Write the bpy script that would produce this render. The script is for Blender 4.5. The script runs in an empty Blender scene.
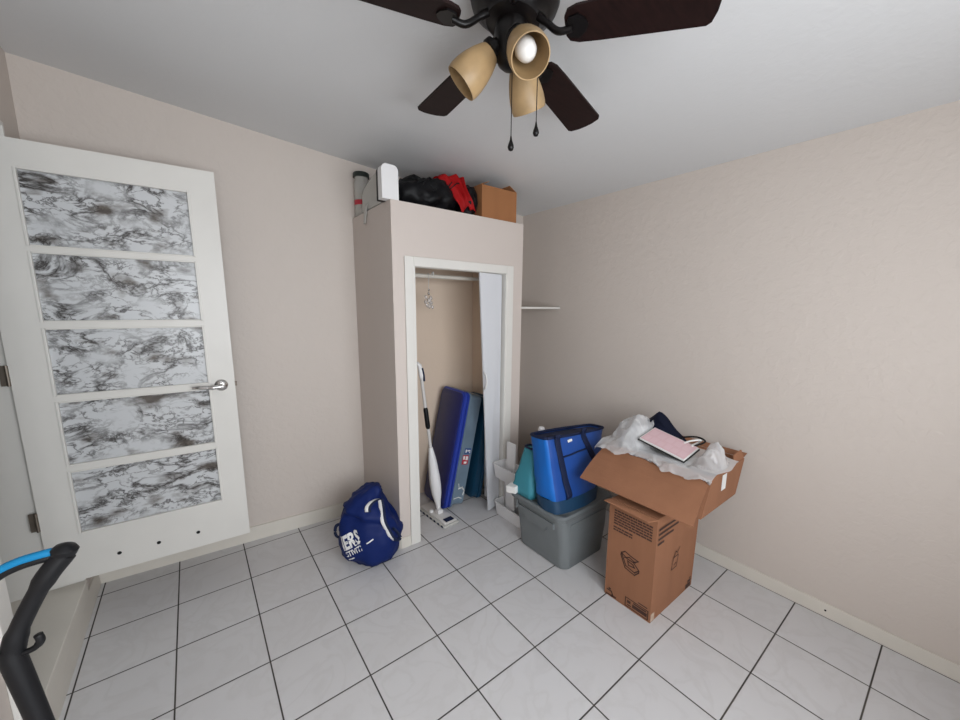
import bpy, bmesh, math, random
from mathutils import Vector, Matrix, noise
from mathutils.bvhtree import BVHTree
PI = math.pi
random.seed(7)
C = bpy.context.scene.collection
V = Vector

# ------------------------------------------------------------------ materials
def mat(name, col, rough=.6, metal=0., spec=.5, var=0., vscale=8., bump=0., bscale=60., alpha=1., trans=0., coat=0., sheen=0., stretch=None, ior=1.45):
    m = bpy.data.materials.new(name); m.use_nodes = True
    nt = m.node_tree; N = nt.nodes; L = nt.links
    b = N['Principled BSDF']
    b.inputs['Base Color'].default_value = (*col, 1)
    b.inputs['Roughness'].default_value = rough
    b.inputs['Metallic'].default_value = metal
    b.inputs['Specular IOR Level'].default_value = spec
    b.inputs['Alpha'].default_value = alpha
    b.inputs['Transmission Weight'].default_value = trans
    b.inputs['Coat Weight'].default_value = coat
    b.inputs['Sheen Weight'].default_value = sheen
    b.inputs['IOR'].default_value = ior
    tc = N.new('ShaderNodeTexCoord')
    src = tc.outputs['Object']
    if stretch:
        mp = N.new('ShaderNodeMapping'); mp.inputs['Scale'].default_value = stretch
        L.new(src, mp.inputs['Vector']); src = mp.outputs['Vector']
    if var:
        n = N.new('ShaderNodeTexNoise'); n.inputs['Scale'].default_value = vscale; n.inputs['Detail'].default_value = 5
        L.new(src, n.inputs['Vector'])
        r = N.new('ShaderNodeValToRGB')
        r.color_ramp.elements[0].position = .3; r.color_ramp.elements[1].position = .7
        r.color_ramp.elements[0].color = (*[c * (1 - var) for c in col], 1)
        r.color_ramp.elements[1].color = (*[min(1, c * (1 + var)) for c in col], 1)
        L.new(n.outputs['Fac'], r.inputs['Fac']); L.new(r.outputs['Color'], b.inputs['Base Color'])
    if bump:
        n = N.new('ShaderNodeTexNoise'); n.inputs['Scale'].default_value = bscale; n.inputs['Detail'].default_value = 6
        L.new(src, n.inputs['Vector'])
        bp = N.new('ShaderNodeBump'); bp.inputs['Strength'].default_value = bump; bp.inputs['Distance'].default_value = .01
        L.new(n.outputs['Fac'], bp.inputs['Height']); L.new(bp.outputs['Normal'], b.inputs['Normal'])
    return m

def math_node(N, L, op, a, b=None):
    n = N.new('ShaderNodeMath'); n.operation = op
    for i, v in enumerate((a, b)):
        if v is None: continue
        if isinstance(v, (int, float)): n.inputs[i].default_value = v
        else: L.new(v, n.inputs[i])
    return n.outputs[0]

def mix_col(N, L, fac, a, b):
    n = N.new('ShaderNodeMix'); n.data_type = 'RGBA'
    for s, v in ((n.inputs[0], fac), (n.inputs[6], a), (n.inputs[7], b)):
        if isinstance(v, (int, float)): s.default_value = v
        elif isinstance(v, tuple): s.default_value = (*v, 1)
        else: L.new(v, s)
    return n.outputs[2]

TILE = .33
def tile_material():
    m = bpy.data.materials.new('ceramic_floor_tile'); m.use_nodes = True
    nt = m.node_tree; N = nt.nodes; L = nt.links; b = N['Principled BSDF']
    g = N.new('ShaderNodeNewGeometry'); sp = N.new('ShaderNodeSeparateXYZ'); L.new(g.outputs['Position'], sp.inputs[0])
    ux = math_node(N, L, 'DIVIDE', sp.outputs[0], TILE); uy = math_node(N, L, 'DIVIDE', sp.outputs[1], TILE)
    def edge(u):
        f = math_node(N, L, 'FRACT', math_node(N, L, 'ADD', u, .5))
        return math_node(N, L, 'ABSOLUTE', math_node(N, L, 'SUBTRACT', f, .5))
    d = math_node(N, L, 'MINIMUM', edge(ux), edge(uy))
    # grout mask with soft edges
    mr = N.new('ShaderNodeMapRange'); mr.inputs['From Min'].default_value = .0060; mr.inputs['From Max'].default_value = .0115
    L.new(d, mr.inputs['Value'])
    # a marble-like veining shifted tile by tile
    cx = math_node(N, L, 'FLOOR', ux); cy = math_node(N, L, 'FLOOR', uy)
    cb = N.new('ShaderNodeCombineXYZ'); L.new(cx, cb.inputs[0]); L.new(cy, cb.inputs[1])
    wn = N.new('ShaderNodeTexWhiteNoise'); wn.noise_dimensions = '3D'; L.new(cb.outputs[0], wn.inputs['Vector'])
    vm = N.new('ShaderNodeVectorMath'); vm.operation = 'MULTIPLY_ADD'
    L.new(wn.outputs['Color'], vm.inputs[0]); vm.inputs[1].default_value = (9, 9, 9); L.new(g.outputs['Position'], vm.inputs[2])
    n = N.new('ShaderNodeTexNoise'); n.inputs['Scale'].default_value = 5; n.inputs['Detail'].default_value = 7; n.inputs['Distortion'].default_value = 1.2
    L.new(vm.outputs[0], n.inputs['Vector'])
    v = math_node(N, L, 'ABSOLUTE', math_node(N, L, 'SUBTRACT', n.outputs['Fac'], .5))
    r = N.new('ShaderNodeValToRGB'); e = r.color_ramp.elements
    e[0].position = 0; e[0].color = (.56, .548, .550, 1); e[1].position = .06; e[1].color = (.615, .607, .615, 1)
    L.new(v, r.inputs['Fac'])
    n2 = N.new('ShaderNodeTexNoise'); n2.inputs['Scale'].default_value = 2.2; L.new(vm.outputs[0], n2.inputs['Vector'])
    tilec = mix_col(N, L, n2.outputs['Fac'], (.575, .56, .558), r.outputs['Color'])
    n3 = N.new('ShaderNodeTexNoise'); n3.inputs['Scale'].default_value = 3.0; L.new(g.outputs['Position'], n3.inputs['Vector'])
    gr = N.new('ShaderNodeValToRGB'); gr.color_ramp.elements[0].position = .35; gr.color_ramp.elements[1].position = .65
    gr.color_ramp.elements[0].color = (.025, .023, .021, 1); gr.color_ramp.elements[1].color = (.07, .06, .05, 1)
    L.new(n3.outputs['Fac'], gr.inputs['Fac'])
    L.new(mix_col(N, L, mr.outputs[0], gr.outputs['Color'], tilec), b.inputs['Base Color'])
    rr_ = N.new('ShaderNodeMapRange'); L.new(mr.outputs[0], rr_.inputs['Value']); rr_.inputs['To Min'].default_value = .9; rr_.inputs['To Max'].default_value = .36
    L.new(rr_.outputs[0], b.inputs['Roughness'])
    bp = N.new('ShaderNodeBump'); bp.inputs['Strength'].default_value = .5; bp.inputs['Distance'].default_value = .003
    L.new(mr.outputs[0], bp.inputs['Height']); L.new(bp.outputs['Normal'], b.inputs['Normal'])
    return m

def marble_material():
    m = bpy.data.materials.new('marble_print_film'); m.use_nodes = True
    nt = m.node_tree; N = nt.nodes; L = nt.links; b = N['Principled BSDF']
    tc = N.new('ShaderNodeTexCoord')
    mp = N.new('ShaderNodeMapping'); mp.inputs['Scale'].default_value = (1., 1., 1.75); mp.inputs['Rotation'].default_value = (0, .3, 0)
    L.new(tc.outputs['Object'], mp.inputs['Vector'])
    def veins(scale, dist, width, dark, detail=9):
        n = N.new('ShaderNodeTexNoise'); n.inputs['Scale'].default_value = scale; n.inputs['Detail'].default_value = detail
        n.inputs['Distortion'].default_value = dist; n.inputs['Roughness'].default_value = .62
        L.new(mp.outputs['Vector'], n.inputs['Vector'])
        v = math_node(N, L, 'ABSOLUTE', math_node(N, L, 'SUBTRACT', n.outputs['Fac'], .5))
        r = N.new('ShaderNodeMapRange'); r.inputs['From Min'].default_value = 0; r.inputs['From Max'].default_value = width
        r.inputs['To Min'].default_value = dark; r.inputs['To Max'].default_value = 0
        L.new(v, r.inputs['Value']); return r.outputs[0], n
    a, _ = veins(4.0, .6, .044, 1.0)
    a2, _ = veins(9.0, .4, .032, .85)
    msk = N.new('ShaderNodeTexNoise'); msk.inputs['Scale'].default_value = 5.; msk.inputs['Detail'].default_value = 3
    L.new(mp.outputs['Vector'], msk.inputs['Vector'])
    mk = N.new('ShaderNodeMapRange'); mk.inputs['From Min'].default_value = .34; mk.inputs['From Max'].default_value = .54
    L.new(msk.outputs['Fac'], mk.inputs['Value'])
    vv = math_node(N, L, 'MULTIPLY', math_node(N, L, 'MAXIMUM', a, a2), mk.outputs[0])
    cl = N.new('ShaderNodeTexNoise'); cl.inputs['Scale'].default_value = 6.5; cl.inputs['Detail'].default_value = 6
    L.new(mp.outputs['Vector'], cl.inputs['Vector'])
    ck = N.new('ShaderNodeMapRange'); ck.inputs['From Min'].default_value = .55; ck.inputs['From Max'].default_value = .68
    L.new(cl.outputs['Fac'], ck.inputs['Value'])
    base = mix_col(N, L, ck.outputs[0], (.58, .59, .60), (.12, .102, .088))
    L.new(mix_col(N, L, vv, base, (.022, .016, .013)), b.inputs['Base Color'])
    b.inputs['Roughness'].default_value = .3
    return m

def wall_material(name, col, strength=.35):
    m = bpy.data.materials.new(name); m.use_nodes = True
    nt = m.node_tree; N = nt.nodes; L = nt.links; b = N['Principled BSDF']
    b.inputs['Base Color'].default_value = (*col, 1); b.inputs['Roughness'].default_value = .62
    g = N.new('ShaderNodeNewGeometry')
    n = N.new('ShaderNodeTexNoise'); n.inputs['Scale'].default_value = 24; n.inputs['Detail'].default_value = 5; n.inputs['Distortion'].default_value = .4
    L.new(g.outputs['Position'], n.inputs['Vector'])
    r = N.new('ShaderNodeMapRange'); r.inputs['From Min'].default_value = .46; r.inputs['From Max'].default_value = .60; L.new(n.outputs['Fac'], r.inputs['Value'])
    n2 = N.new('ShaderNodeTexNoise'); n2.inputs['Scale'].default_value = 70; n2.inputs['Detail'].default_value = 3
    L.new(g.outputs['Position'], n2.inputs['Vector'])
    h = math_node(N, L, 'ADD', r.outputs[0], math_node(N, L, 'MULTIPLY', n2.outputs['Fac'], .6))
    bp = N.new('ShaderNodeBump'); bp.inputs['Strength'].default_value = strength; bp.inputs['Distance'].default_value = .006
    L.new(h, bp.inputs['Height']); L.new(bp.outputs['Normal'], b.inputs['Normal'])
    return m

def cardboard(name, col):
    return mat(name, col, rough=.8, spec=.2, var=.07, vscale=9, bump=.12, bscale=120, stretch=(1, 1, .15))

M = {}
M['wall'] = wall_material('beige_textured_plaster', (.600, .535, .485), .15)
M['closet_paint'] = wall_material('pink_beige_paint', (.60, .53, .485), .04)
M['closet_in'] = wall_material('tan_closet_paint', (.72, .58, .46), .05)
M['ceiling'] = wall_material('white_ceiling_paint', (.70, .705, .71), .06)
M['tile'] = tile_material()
M['marble'] = marble_material()
M['white'] = mat('white_gloss_paint', (.70, .68, .64), rough=.38, var=.02, vscale=6)
M['trim'] = mat('cream_trim_paint', (.66, .62, .555), rough=.45, var=.03, vscale=5)
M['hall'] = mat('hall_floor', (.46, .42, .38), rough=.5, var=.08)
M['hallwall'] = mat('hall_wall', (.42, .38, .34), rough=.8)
M['chrome'] = mat('brushed_nickel', (.55, .54, .53), rough=.22, metal=1)
M['brass'] = mat('aged_hinge_metal', (.20, .17, .14), rough=.5, metal=.8)
M['dark'] = mat('dark_hole', (.01, .01, .01), rough=.9)
M['black'] = mat('black_plastic', (.006, .006, .007), rough=.45, spec=.3)
M['blackmetal'] = mat('oil_rubbed_bronze', (.004, .003, .003), rough=.34, spec=.3)
M['blade'] = mat('dark_walnut_blade', (.012, .0045, .004), rough=.5, spec=.2, var=.3, vscale=10, stretch=(1, 9, 9))
M['shade'] = mat('amber_scavo_glass', (.39, .26, .13), rough=.45, var=.30, vscale=9, trans=.12)
M['bulb'] = mat('opal_bulb_glass', (.74, .72, .69), rough=.22)
M['cyan'] = mat('bright_blue_grip', (.004, .15, .32), rough=.55, spec=.3)
M['card'] = cardboard('brown_cardboard', (.29, .135, .075))
M['card_in'] = cardboard('cardboard_inside', (.22, .11, .06))
M['card2'] = cardboard('orange_brown_cardboard', (.33, .145, .062))
M['ink'] = mat('dark_box_print', (.06, .028, .02), rough=.8)
M['tape'] = mat('packing_tape', (.50, .36, .26), rough=.25)
M['paper'] = mat('white_paper', (.78, .77, .75), rough=.6)
M['tote'] = mat('grey_tote_plastic', (.165, .18, .185), rough=.40, var=.04, bump=.03, bscale=300)
M['totelid'] = mat('grey_tote_lid', (.15, .165, .17), rough=.42)
M['whiteplastic'] = mat('white_plastic', (.78, .77, .77), rough=.35)
M['blue_nylon'] = mat('royal_blue_nylon', (.004, .060, .30), rough=.55, bump=.10, bscale=18, sheen=.2)
M['bright_nylon'] = mat('bright_blue_nylon', (.004, .135, .52), rough=.5, bump=.08, bscale=20)
M['navy_base'] = mat('dark_teal_base', (.010, .045, .10), rough=.5, bump=.1, bscale=20)
M['navy_web'] = mat('navy_webbing', (.003, .010, .045), rough=.7)
M['duffel'] = mat('navy_blue_polyester', (.0025, .014, .105), rough=.6, spec=.3, bump=.2, bscale=14)
M['teal'] = mat('teal_fabric', (.045, .25, .32), rough=.6, bump=.1, bscale=25)
M['bin_blue'] = mat('cobalt_lid', (.025, .05, .34), rough=.35)
M['bin_navy'] = mat('dark_blue_lid_panel', (.018, .022, .115), rough=.4, var=.15, vscale=4)
M['bin_grey'] = mat('smoky_blue_plastic', (.17, .235, .30), rough=.3, var=.12, vscale=7, trans=.12)
M['bin_teal'] = mat('dark_teal_plastic', (.010, .055, .11), rough=.35)
M['sticker_blue'] = mat('blue_sticker', (.03, .08, .25), rough=.4)
M['sticker_red'] = mat('red_sticker', (.45, .03, .05), rough=.4)
M['bagplastic'] = mat('clear_white_polythene', (.86, .86, .87), rough=.14, alpha=.42, spec=1., coat=.7)
_nt = M['bagplastic'].node_tree; _lw = _nt.nodes.new('ShaderNodeLayerWeight'); _lw.inputs[0].default_value = .45
_mr = _nt.nodes.new('ShaderNodeMapRange'); _mr.inputs['To Min'].default_value = .32; _mr.inputs['To Max'].default_value = .92
_nt.links.new(_lw.outputs['Facing'], _mr.inputs['Value']); _nt.links.new(_mr.outputs[0], _nt.nodes['Principled BSDF'].inputs['Alpha'])
M['baginner'] = mat('bag_contents', (.55, .55, .56), rough=.5, var=.25, vscale=9)
M['navy_cloth'] = mat('navy_cloth', (.006, .010, .035), rough=.8, bump=.2, bscale=30)
M['pinkpaper'] = mat('pink_lined_paper', (.67, .45, .48), rough=.5)
M['blackbag'] = mat('black_bag_plastic', (.003, .003, .004), rough=.5, spec=.25, bump=.4, bscale=25)
M['redcloth'] = mat('red_cloth', (.62, .009, .012), rough=.65, bump=.25, bscale=18)
M['greyfab'] = mat('pale_grey_fabric', (.50, .49, .46), rough=.7, bump=.1, bscale=40)
M['jar'] = mat('clear_jar_plastic', (.62, .60, .56), rough=.12, alpha=.55)
M['jarfill'] = mat('amber_jar_fill', (.45, .28, .12), rough=.6, var=.4, vscale=30)
M['darklid'] = mat('dark_green_lid', (.015, .022, .018), rough=.4)
M['crystal'] = mat('clear_crystal', (.85, .82, .80), rough=.06, trans=.6, alpha=.9, ior=1.5)
M['folding'] = mat('white_vinyl_panel', (.66, .67, .70), rough=.35)
M['steel'] = mat('white_painted_steel', (.62, .60, .58), rough=.3)

# ------------------------------------------------------------------ mesh helpers
def wloc(o):
    p = V((0, 0, 0))
    while o is not None: p = p + o.location; o = o.parent
    return p

def obj(name, bm, m, parent=None, label=None, smooth=False):
    """link a world-space bmesh as one object; origin at base (top level) or at its parent's origin"""
    bmesh.ops.recalc_face_normals(bm, faces=bm.faces)
    me = bpy.data.meshes.new(name)
    if parent is not None: loc = wloc(parent)
    else:
        xs = [v.co for v in bm.verts]
        lo = [min(v[i] for v in xs) for i in range(3)]; hi = [max(v[i] for v in xs) for i in range(3)]
        loc = V(((lo[0] + hi[0]) / 2, (lo[1] + hi[1]) / 2, lo[2]))
    bmesh.ops.translate(bm, verts=bm.verts, vec=-loc)
    bm.to_mesh(me); bm.free()
    o = bpy.data.objects.new(name, me); C.objects.link(o)
    if parent is not None: o.parent = parent
    else: o.location = loc
    for mm in (m if isinstance(m, (list, tuple)) else [m]): me.materials.append(mm)
    if smooth:
        for p in me.polygons: p.use_smooth = True
        if smooth != True: me.set_sharp_from_angle(angle=math.radians(smooth))
    if label: o['label'] = label
    return o

def thing(name, label, cat, loc, group=None):
    o = bpy.data.objects.new(name, None); C.objects.link(o); o.location = loc; o.empty_display_size = .05
    o['label'] = label; o['category'] = cat
    if group: o['group'] = group
    return o

def tag(o, label, cat, group=None):
    o['label'] = label; o['category'] = cat
    if group: o['group'] = group
    return o

def struct(o): o['kind'] = 'structure'; return o

def box(bm, lo, hi, mtx=None, bevel=0, seg=2, taper=None, mi=0):
    lo = V(lo); hi = V(hi)
    r = bmesh.ops.create_cube(bm, size=1); vs = r['verts']
    for v in vs:
        f = V((v.co.x + .5, v.co.y + .5, v.co.z + .5))
        v.co = V((lo.x + (hi.x - lo.x) * f.x, lo.y + (hi.y - lo.y) * f.y, lo.z + (hi.z - lo.z) * f.z))
        if taper and f.z < .5:
            c = (lo + hi) / 2
            v.co.x = c.x + (v.co.x - c.x) * taper; v.co.y = c.y + (v.co.y - c.y) * taper
    fs = set(f for v in vs for f in v.link_faces)
    for f in fs: f.material_index = mi
    if bevel:
        es = list(set(e for v in vs for e in v.link_edges))
        rr = bmesh.ops.bevel(bm, geom=es, offset=bevel, segments=seg, profile=.5, affect='EDGES')
        vs = list(set(rr['verts']) | set(v for v in vs if v.is_valid))
        for f in rr['faces']: f.material_index = mi
    if mtx is not None: bmesh.ops.transform(bm, matrix=mtx, verts=[v for v in vs if v.is_valid])
    return bm

def B(*a, **k):
    bm = bmesh.new(); return box(bm, *a, **k)

def quad_prism(bm, bot, top, mi=0):
    """8-vertex solid from two quads"""
    n = len(bot)
    vb = [bm.verts.new(p) for p in bot]; vt = [bm.verts.new(p) for p in top]
    fs = [bm.faces.new(vb[::-1]), bm.faces.new(vt)]
    for i in range(n):
        j = (i + 1) % n; fs.append(bm.faces.new((vb[i], vb[j], vt[j], vt[i])))
    for f in fs: f.material_index = mi
    return bm

def tube(bm, pts, rad, seg=8, mtx=None, cap=True, flat=None):
    """sweep a circle (or flat ellipse (a, b, normal)) along a polyline; rad may be a list"""
    pts = [V(p) for p in pts]; n = len(pts)
    rads = rad if isinstance(rad, (list, tuple)) else [rad] * n
    up = None; rings = []
    for i, p in enumerate(pts):
        t = (pts[min(i + 1, n - 1)] - pts[max(i - 1, 0)]).normalized()
        if flat: a0 = (V(flat[2]) - t * V(flat[2]).dot(t)).normalized()
        elif up is None:
            a0 = t.cross(V((0, 0, 1)));
            if a0.length < .1: a0 = t.cross(V((1, 0, 0)))
            a0.normalize()
        else: a0 = (up - t * up.dot(t)).normalized()
        up = a0; b0 = t.cross(a0)
        ring = []
        for k in range(seg):
            an = 2 * PI * k / seg
            ra, rb = (flat[0], flat[1]) if flat else (rads[i], rads[i])
            ring.append(bm.verts.new(p + a0 * math.cos(an) * ra + b0 * math.sin(an) * rb))
        rings.append(ring)
    for i in range(n - 1):
        for k in range(seg):
            bm.faces.new((rings[i][k], rings[i][(k + 1) % seg], rings[i + 1][(k + 1) % seg], rings[i + 1][k]))
    if cap: bm.faces.new(rings[0][::-1]); bm.faces.new(rings[-1])
    if mtx is not None: bmesh.ops.transform(bm, matrix=mtx, verts=[v for r in rings for v in r])
    return bm

def T(*a, **k):
    bm = bmesh.new(); return tube(bm, *a, **k)

def lathe(bm, prof, mtx=None, seg=32, closed=False):
    """profile [(r, z)] about z"""
    rings = []
    for r, z in prof:
        if r < 1e-6: rings.append([bm.verts.new((0, 0, z))])
        else: rings.append([bm.verts.new((r * math.cos(2 * PI * k / seg), r * math.sin(2 * PI * k / seg), z)) for k in range(seg)])
    pairs = list(zip(rings[:-1], rings[1:]))
    if closed: pairs.append((rings[-1], rings[0]))
    for a, b in pairs:
        for k in range(seg):
            j = (k + 1) % seg
            if len(a) == 1 and len(b) == 1: continue
            if len(a) == 1: bm.faces.new((a[0], b[k], b[j]))
            elif len(b) == 1: bm.faces.new((a[k], b[0], a[j]))
            else: bm.faces.new((a[k], b[k], b[j], a[j]))
    if mtx is not None: bmesh.ops.transform(bm, matrix=mtx, verts=[v for r in rings for v in r])
    return bm

def smooth_path(pts, n=8):
    """Catmull-Rom through the points"""
    P = [V(p) for p in pts]; P = [P[0] * 2 - P[1]] + P + [P[-1] * 2 - P[-2]]; out = []
    for i in range(1, len(P) - 2):
        for k in range(n):
            t = k / n; a, b, c, d = P[i - 1], P[i], P[i + 1], P[i + 2]
            out.append(.5 * ((2 * b) + (c - a) * t + (2 * a - 5 * b + 4 * c - d) * t * t + (3 * b - a - 3 * c + d) * t ** 3))
    out.append(P[-2]); return out

def rr(cx, cy, wx, wy, r, z, n=5, rot=0):
    """rounded-rectangle ring at height z (half sizes wx, wy)"""
    pts = []
    r = min(r, wx * .999, wy * .999)
    for q, (sx, sy) in enumerate(((1, 1), (-1, 1), (-1, -1), (1, -1))):
        for k in range(n + 1):
            a = PI / 2 * (q + k / n)
            x = sx * (wx - r) + r * math.cos(a); y = sy * (wy - r) + r * math.sin(a)
            pts.append(V((cx + x * math.cos(rot) - y * math.sin(rot), cy + x * math.sin(rot) + y * math.cos(rot), z)))
    return pts

def loft(bm, rings, cap0=True, cap1=True):
    R = [[bm.verts.new(p) for p in ring] for ring in rings]
    n = len(R[0])
    for a, b in zip(R[:-1], R[1:]):
        for k in range(n): bm.faces.new((a[k], a[(k + 1) % n], b[(k + 1) % n], b[k]))
    if cap0: bm.faces.new(R[0][::-1])
    if cap1: bm.faces.new(R[-1])
    return bm

def ridged(p, s, o=3):
    v = 0; a = 1; tot = 0
    for i in range(o):
        v += a * (1 - abs(noise.noise(p * s) * 2)); tot += a; a *= .5; s *= 2.1
    return v / tot

def sag(bm, amp, scale, seed=0, minz=None, ridge=True):
    bm.normal_update()
    for v in bm.verts:
        p = v.co + V((seed, seed * 1.7, -seed))
        d = (ridged(p, scale) - .5) if ridge else noise.noise(p * scale)
        v.co = v.co + v.normal * amp * d
        if minz is not None and v.co.z < minz: v.co.z = minz
    return bm

def bvh_of(o):
    me = o.data; w = wloc(o)
    return BVHTree.FromPolygons([v.co + w for v in me.vertices], [tuple(p.vertices) for p in me.polygons])

def text_bm(s, size, align='LEFT', bold=0):
    cu = bpy.data.curves.new('t', 'FONT'); cu.offset = bold; cu.body = s; cu.size = size; cu.align_x = align; cu.resolution_u = 3
    to = bpy.data.objects.new('t', cu); C.objects.link(to)
    me = bpy.data.meshes.new_from_object(to)
    bm = bmesh.new(); bm.from_mesh(me)
    bpy.data.objects.remove(to); bpy.data.curves.remove(cu); bpy.data.meshes.remove(me)
    return bm

def rect_bm(bm, x0, y0, x1, y1, n=1):
    for i in range(n):
        a = x0 + (x1 - x0) * i / n; b = x0 + (x1 - x0) * (i + 1) / n
        bm.faces.new([bm.verts.new(p) for p in ((a, y0, 0), (b, y0, 0), (b, y1, 0), (a, y1, 0))])
    return bm

def line2(bm, pts, w, closed=False):
    """flat strokes in the xy plane"""
    P = [V((p[0], p[1], 0)) for p in pts]
    if closed: P.append(P[0])
    for a, b in zip(P[:-1], P[1:]):
        d = (b - a).normalized(); n = V((-d.y, d.x, 0)) * w / 2; e = d * w / 2
        bm.faces.new([bm.verts.new(p) for p in (a - e - n, b + e - n, b + e + n, a - e + n)])
    return bm

def put(bm, origin, xd, yd, off=.0008):
    """lay a flat xy drawing on the plane through origin spanned by xd, yd"""
    xd = V(xd).normalized(); yd = V(yd).normalized(); nd = xd.cross(yd)
    for v in bm.verts: v.co = V(origin) + xd * v.co.x + yd * v.co.y + nd * off
    return bm

def press(bm, tree, origin, xd, yd, off=.0015, reach=.3):
    """print a flat drawing onto a curved surface, along the drawing's own normal"""
    xd = V(xd).normalized(); yd = V(yd).normalized(); nd = xd.cross(yd).normalized()
    dead = []
    bmesh.ops.subdivide_edges(bm, edges=[e for e in bm.edges if e.calc_length() > .012], cuts=2, use_grid_fill=True)
    for v in bm.verts:
        p = V(origin) + xd * v.co.x + yd * v.co.y
        h = tree.ray_cast(p + nd * reach, -nd)
        if h[0] is None: dead.append(v); continue
        v.co = h[0] + nd * off
    bmesh.ops.delete(bm, geom=dead, context='VERTS')
    return bm

def subsurf(o, n=1):
    md = o.modifiers.new('s', 'SUBSURF'); md.levels = n; md.render_levels = n; return o

# ------------------------------------------------------------------ the camera
cam = bpy.data.cameras.new('camera'); co = bpy.data.objects.new('camera', cam); C.objects.link(co)
yaw, pit, rol = .6602, -.1644, .0092
f = V((math.sin(yaw) * math.cos(pit), math.cos(yaw) * math.cos(pit), math.sin(pit)))
r0 = V((math.cos(yaw), -math.sin(yaw), 0)); u0 = r0.cross(f)
r1 = r0 * math.cos(rol) + u0 * math.sin(rol); u1 = -r0 * math.sin(rol) + u0 * math.cos(rol)
mw = Matrix((r1, u1, -f)).transposed().to_4x4(); mw.translation = V((.5206, -2.7086, 1.5597))
co.matrix_world = mw
cam.sensor_width = 36; cam.lens = 377.67 / 960 * 36
cam.shift_x = -5.45 / 960; cam.shift_y = 10.63 / 960
cam.clip_start = .02
bpy.context.scene.camera = co

# ------------------------------------------------------------------ the setting
XR = 2.985; YN = -3.45; XH = -1.6
def ceil_z(x): return 2.677 - .0995 * x
def yb(x): return .139 - .070 * x          # the back wall runs slightly askew
def wallbox(name, pts, z0, z1, m, top=None):
    bm = bmesh.new()
    quad_prism(bm, [V((x, y, z0)) for x, y in pts], [V((x, y, z1 if top is None else top(x))) for x, y in pts])
    return struct(obj(name, bm, m))
wallbox('floor', [(-.04, YN), (XR + .1, YN), (XR + .1, .3), (-.04, .3)], -.1, 0, M['tile'])
bm = bmesh.new(); quad_prism(bm, [V((x, y, ceil_z(x))) for x, y in ((-.4, YN - .15), (XR + .15, YN - .15), (XR + .15, .35), (-.4, .35))],
                             [V((x, y, ceil_z(x) + .12)) for x, y in ((-.4, YN - .15), (XR + .15, YN - .15), (XR + .15, .35), (-.4, .35))])
struct(obj('ceiling', bm, M['ceiling']))
wallbox('wall_back', [(-.4, yb(-.4)), (XR + .15, yb(XR + .15)), (XR + .15, .33), (-.4, .33)], 0, 0, M['wall'], top=ceil_z)
wallbox('wall_right', [(XR, YN), (XR + .12, YN), (XR + .12, .3), (XR, .3)], 0, 0, M['wall'], top=ceil_z)
# left wall, with the doorway raised one step above the room
HF = .18
def doorway_wall():
    bm = bmesh.new(); X0, X1 = -.33, -.03
    y1, y2 = -.96, -.125
    def seg(ya, yc, za, zc):
        quad_prism(bm, [V((X0, ya, za)), V((X1, ya, za)), V((X1, yc, za)), V((X0, yc, za))],
                   [V((X0, ya, zc if zc else ceil_z(X0))), V((X1, ya, zc if zc else ceil_z(X1))), V((X1, yc, zc if zc else ceil_z(X1))), V((X0, yc, zc if zc else ceil_z(X0)))])
    seg(YN, y1, 0, None); seg(y2, .16, 0, None); seg(y1, y2, 2.30, None); seg(y1, y2, 0, HF)
    return bm
struct(obj('wall_left', doorway_wall(), M['wall']))
# near wall behind the camera, with a window
bm = bmesh.new(); WX0, WX1, WZ0, WZ1 = .05, 2.05, .80, 2.10
for x0, x1, z0, z1 in ((-.33, WX0, 0, None), (WX1, XR, 0, None), (WX0, WX1, 0, WZ0), (WX0, WX1, WZ1, None)):
    quad_prism(bm, [V((x0, YN - .12, z0)), V((x1, YN - .12, z0)), V((x1, YN, z0)), V((x0, YN, z0))],
               [V((x0, YN - .12, z1 or ceil_z(x0))), V((x1, YN - .12, z1 or ceil_z(x1))), V((x1, YN, z1 or ceil_z(x1))), V((x0, YN, z1 or ceil_z(x0)))])
struct(obj('wall_front', bm, M['wall']))
wn = struct(obj('window_1', (lambda b: [box(b, (WX0, YN - .08, z), (WX1, YN - .03, z + .05)) for z in (WZ0, (WZ0 + WZ1) / 2, WZ1 - .05)] and
    [box(b, (x, YN - .08, WZ0 + .051), (x + .05, YN - .03, WZ1 - .051)) for x in (WX0, WX1 - .05)] and b)(bmesh.new()), M['white']))
# hallway beyond the doorway
wallbox('floor_hall', [(XH, -2.2), (-.331, -2.2), (-.331, 1.2), (XH, 1.2)], HF - .1, HF, M['hall'])
bm = bmesh.new(); box(bm, (XH - .1, -2.2, HF), (XH, 1.2, 2.5)); box(bm, (XH, -2.3, HF), (-.33, -2.2, 2.5)); box(bm, (XH, 1.2, HF), (-.33, 1.3, 2.5)); box(bm, (XH - .1, -2.3, 2.5), (-.331, 1.3, 2.6)); box(bm, (-.40, .34, HF), (-.331, 1.2, 2.5))
struct(obj('wall_hall', bm, M['hallwall']))

# baseboards
def strip(name, pts, h, th, m, z=0):
    """board along a wall run; pts a->b, thickness to the left of the direction"""
    a, b = V((*pts[0], z)), V((*pts[1], z)); d = (b - a).normalized(); n = V((-d.y, d.x, 0)) * th
    bm = bmesh.new()
    quad_prism(bm, [a, b, b + n, a + n], [a + V((0, 0, h)), b + V((0, 0, h)), b + n * .6 + V((0, 0, h)), a + n * .6 + V((0, 0, h))])
    return struct(obj(name, bm, m))
strip('baseboard_back', ((1.448, yb(1.448) - .001), (-.029, yb(-.029) - .001)), .095, -.0 + .014, M['trim'])
strip('baseboard_right', ((XR - .001, YN + .01), (XR - .001, yb(XR) - .02)), .072, .013, M['trim'])
strip('baseboard_left', ((-.0295, .12), (-.0295, YN + .01)), .105, .012, M['trim'])
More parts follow.
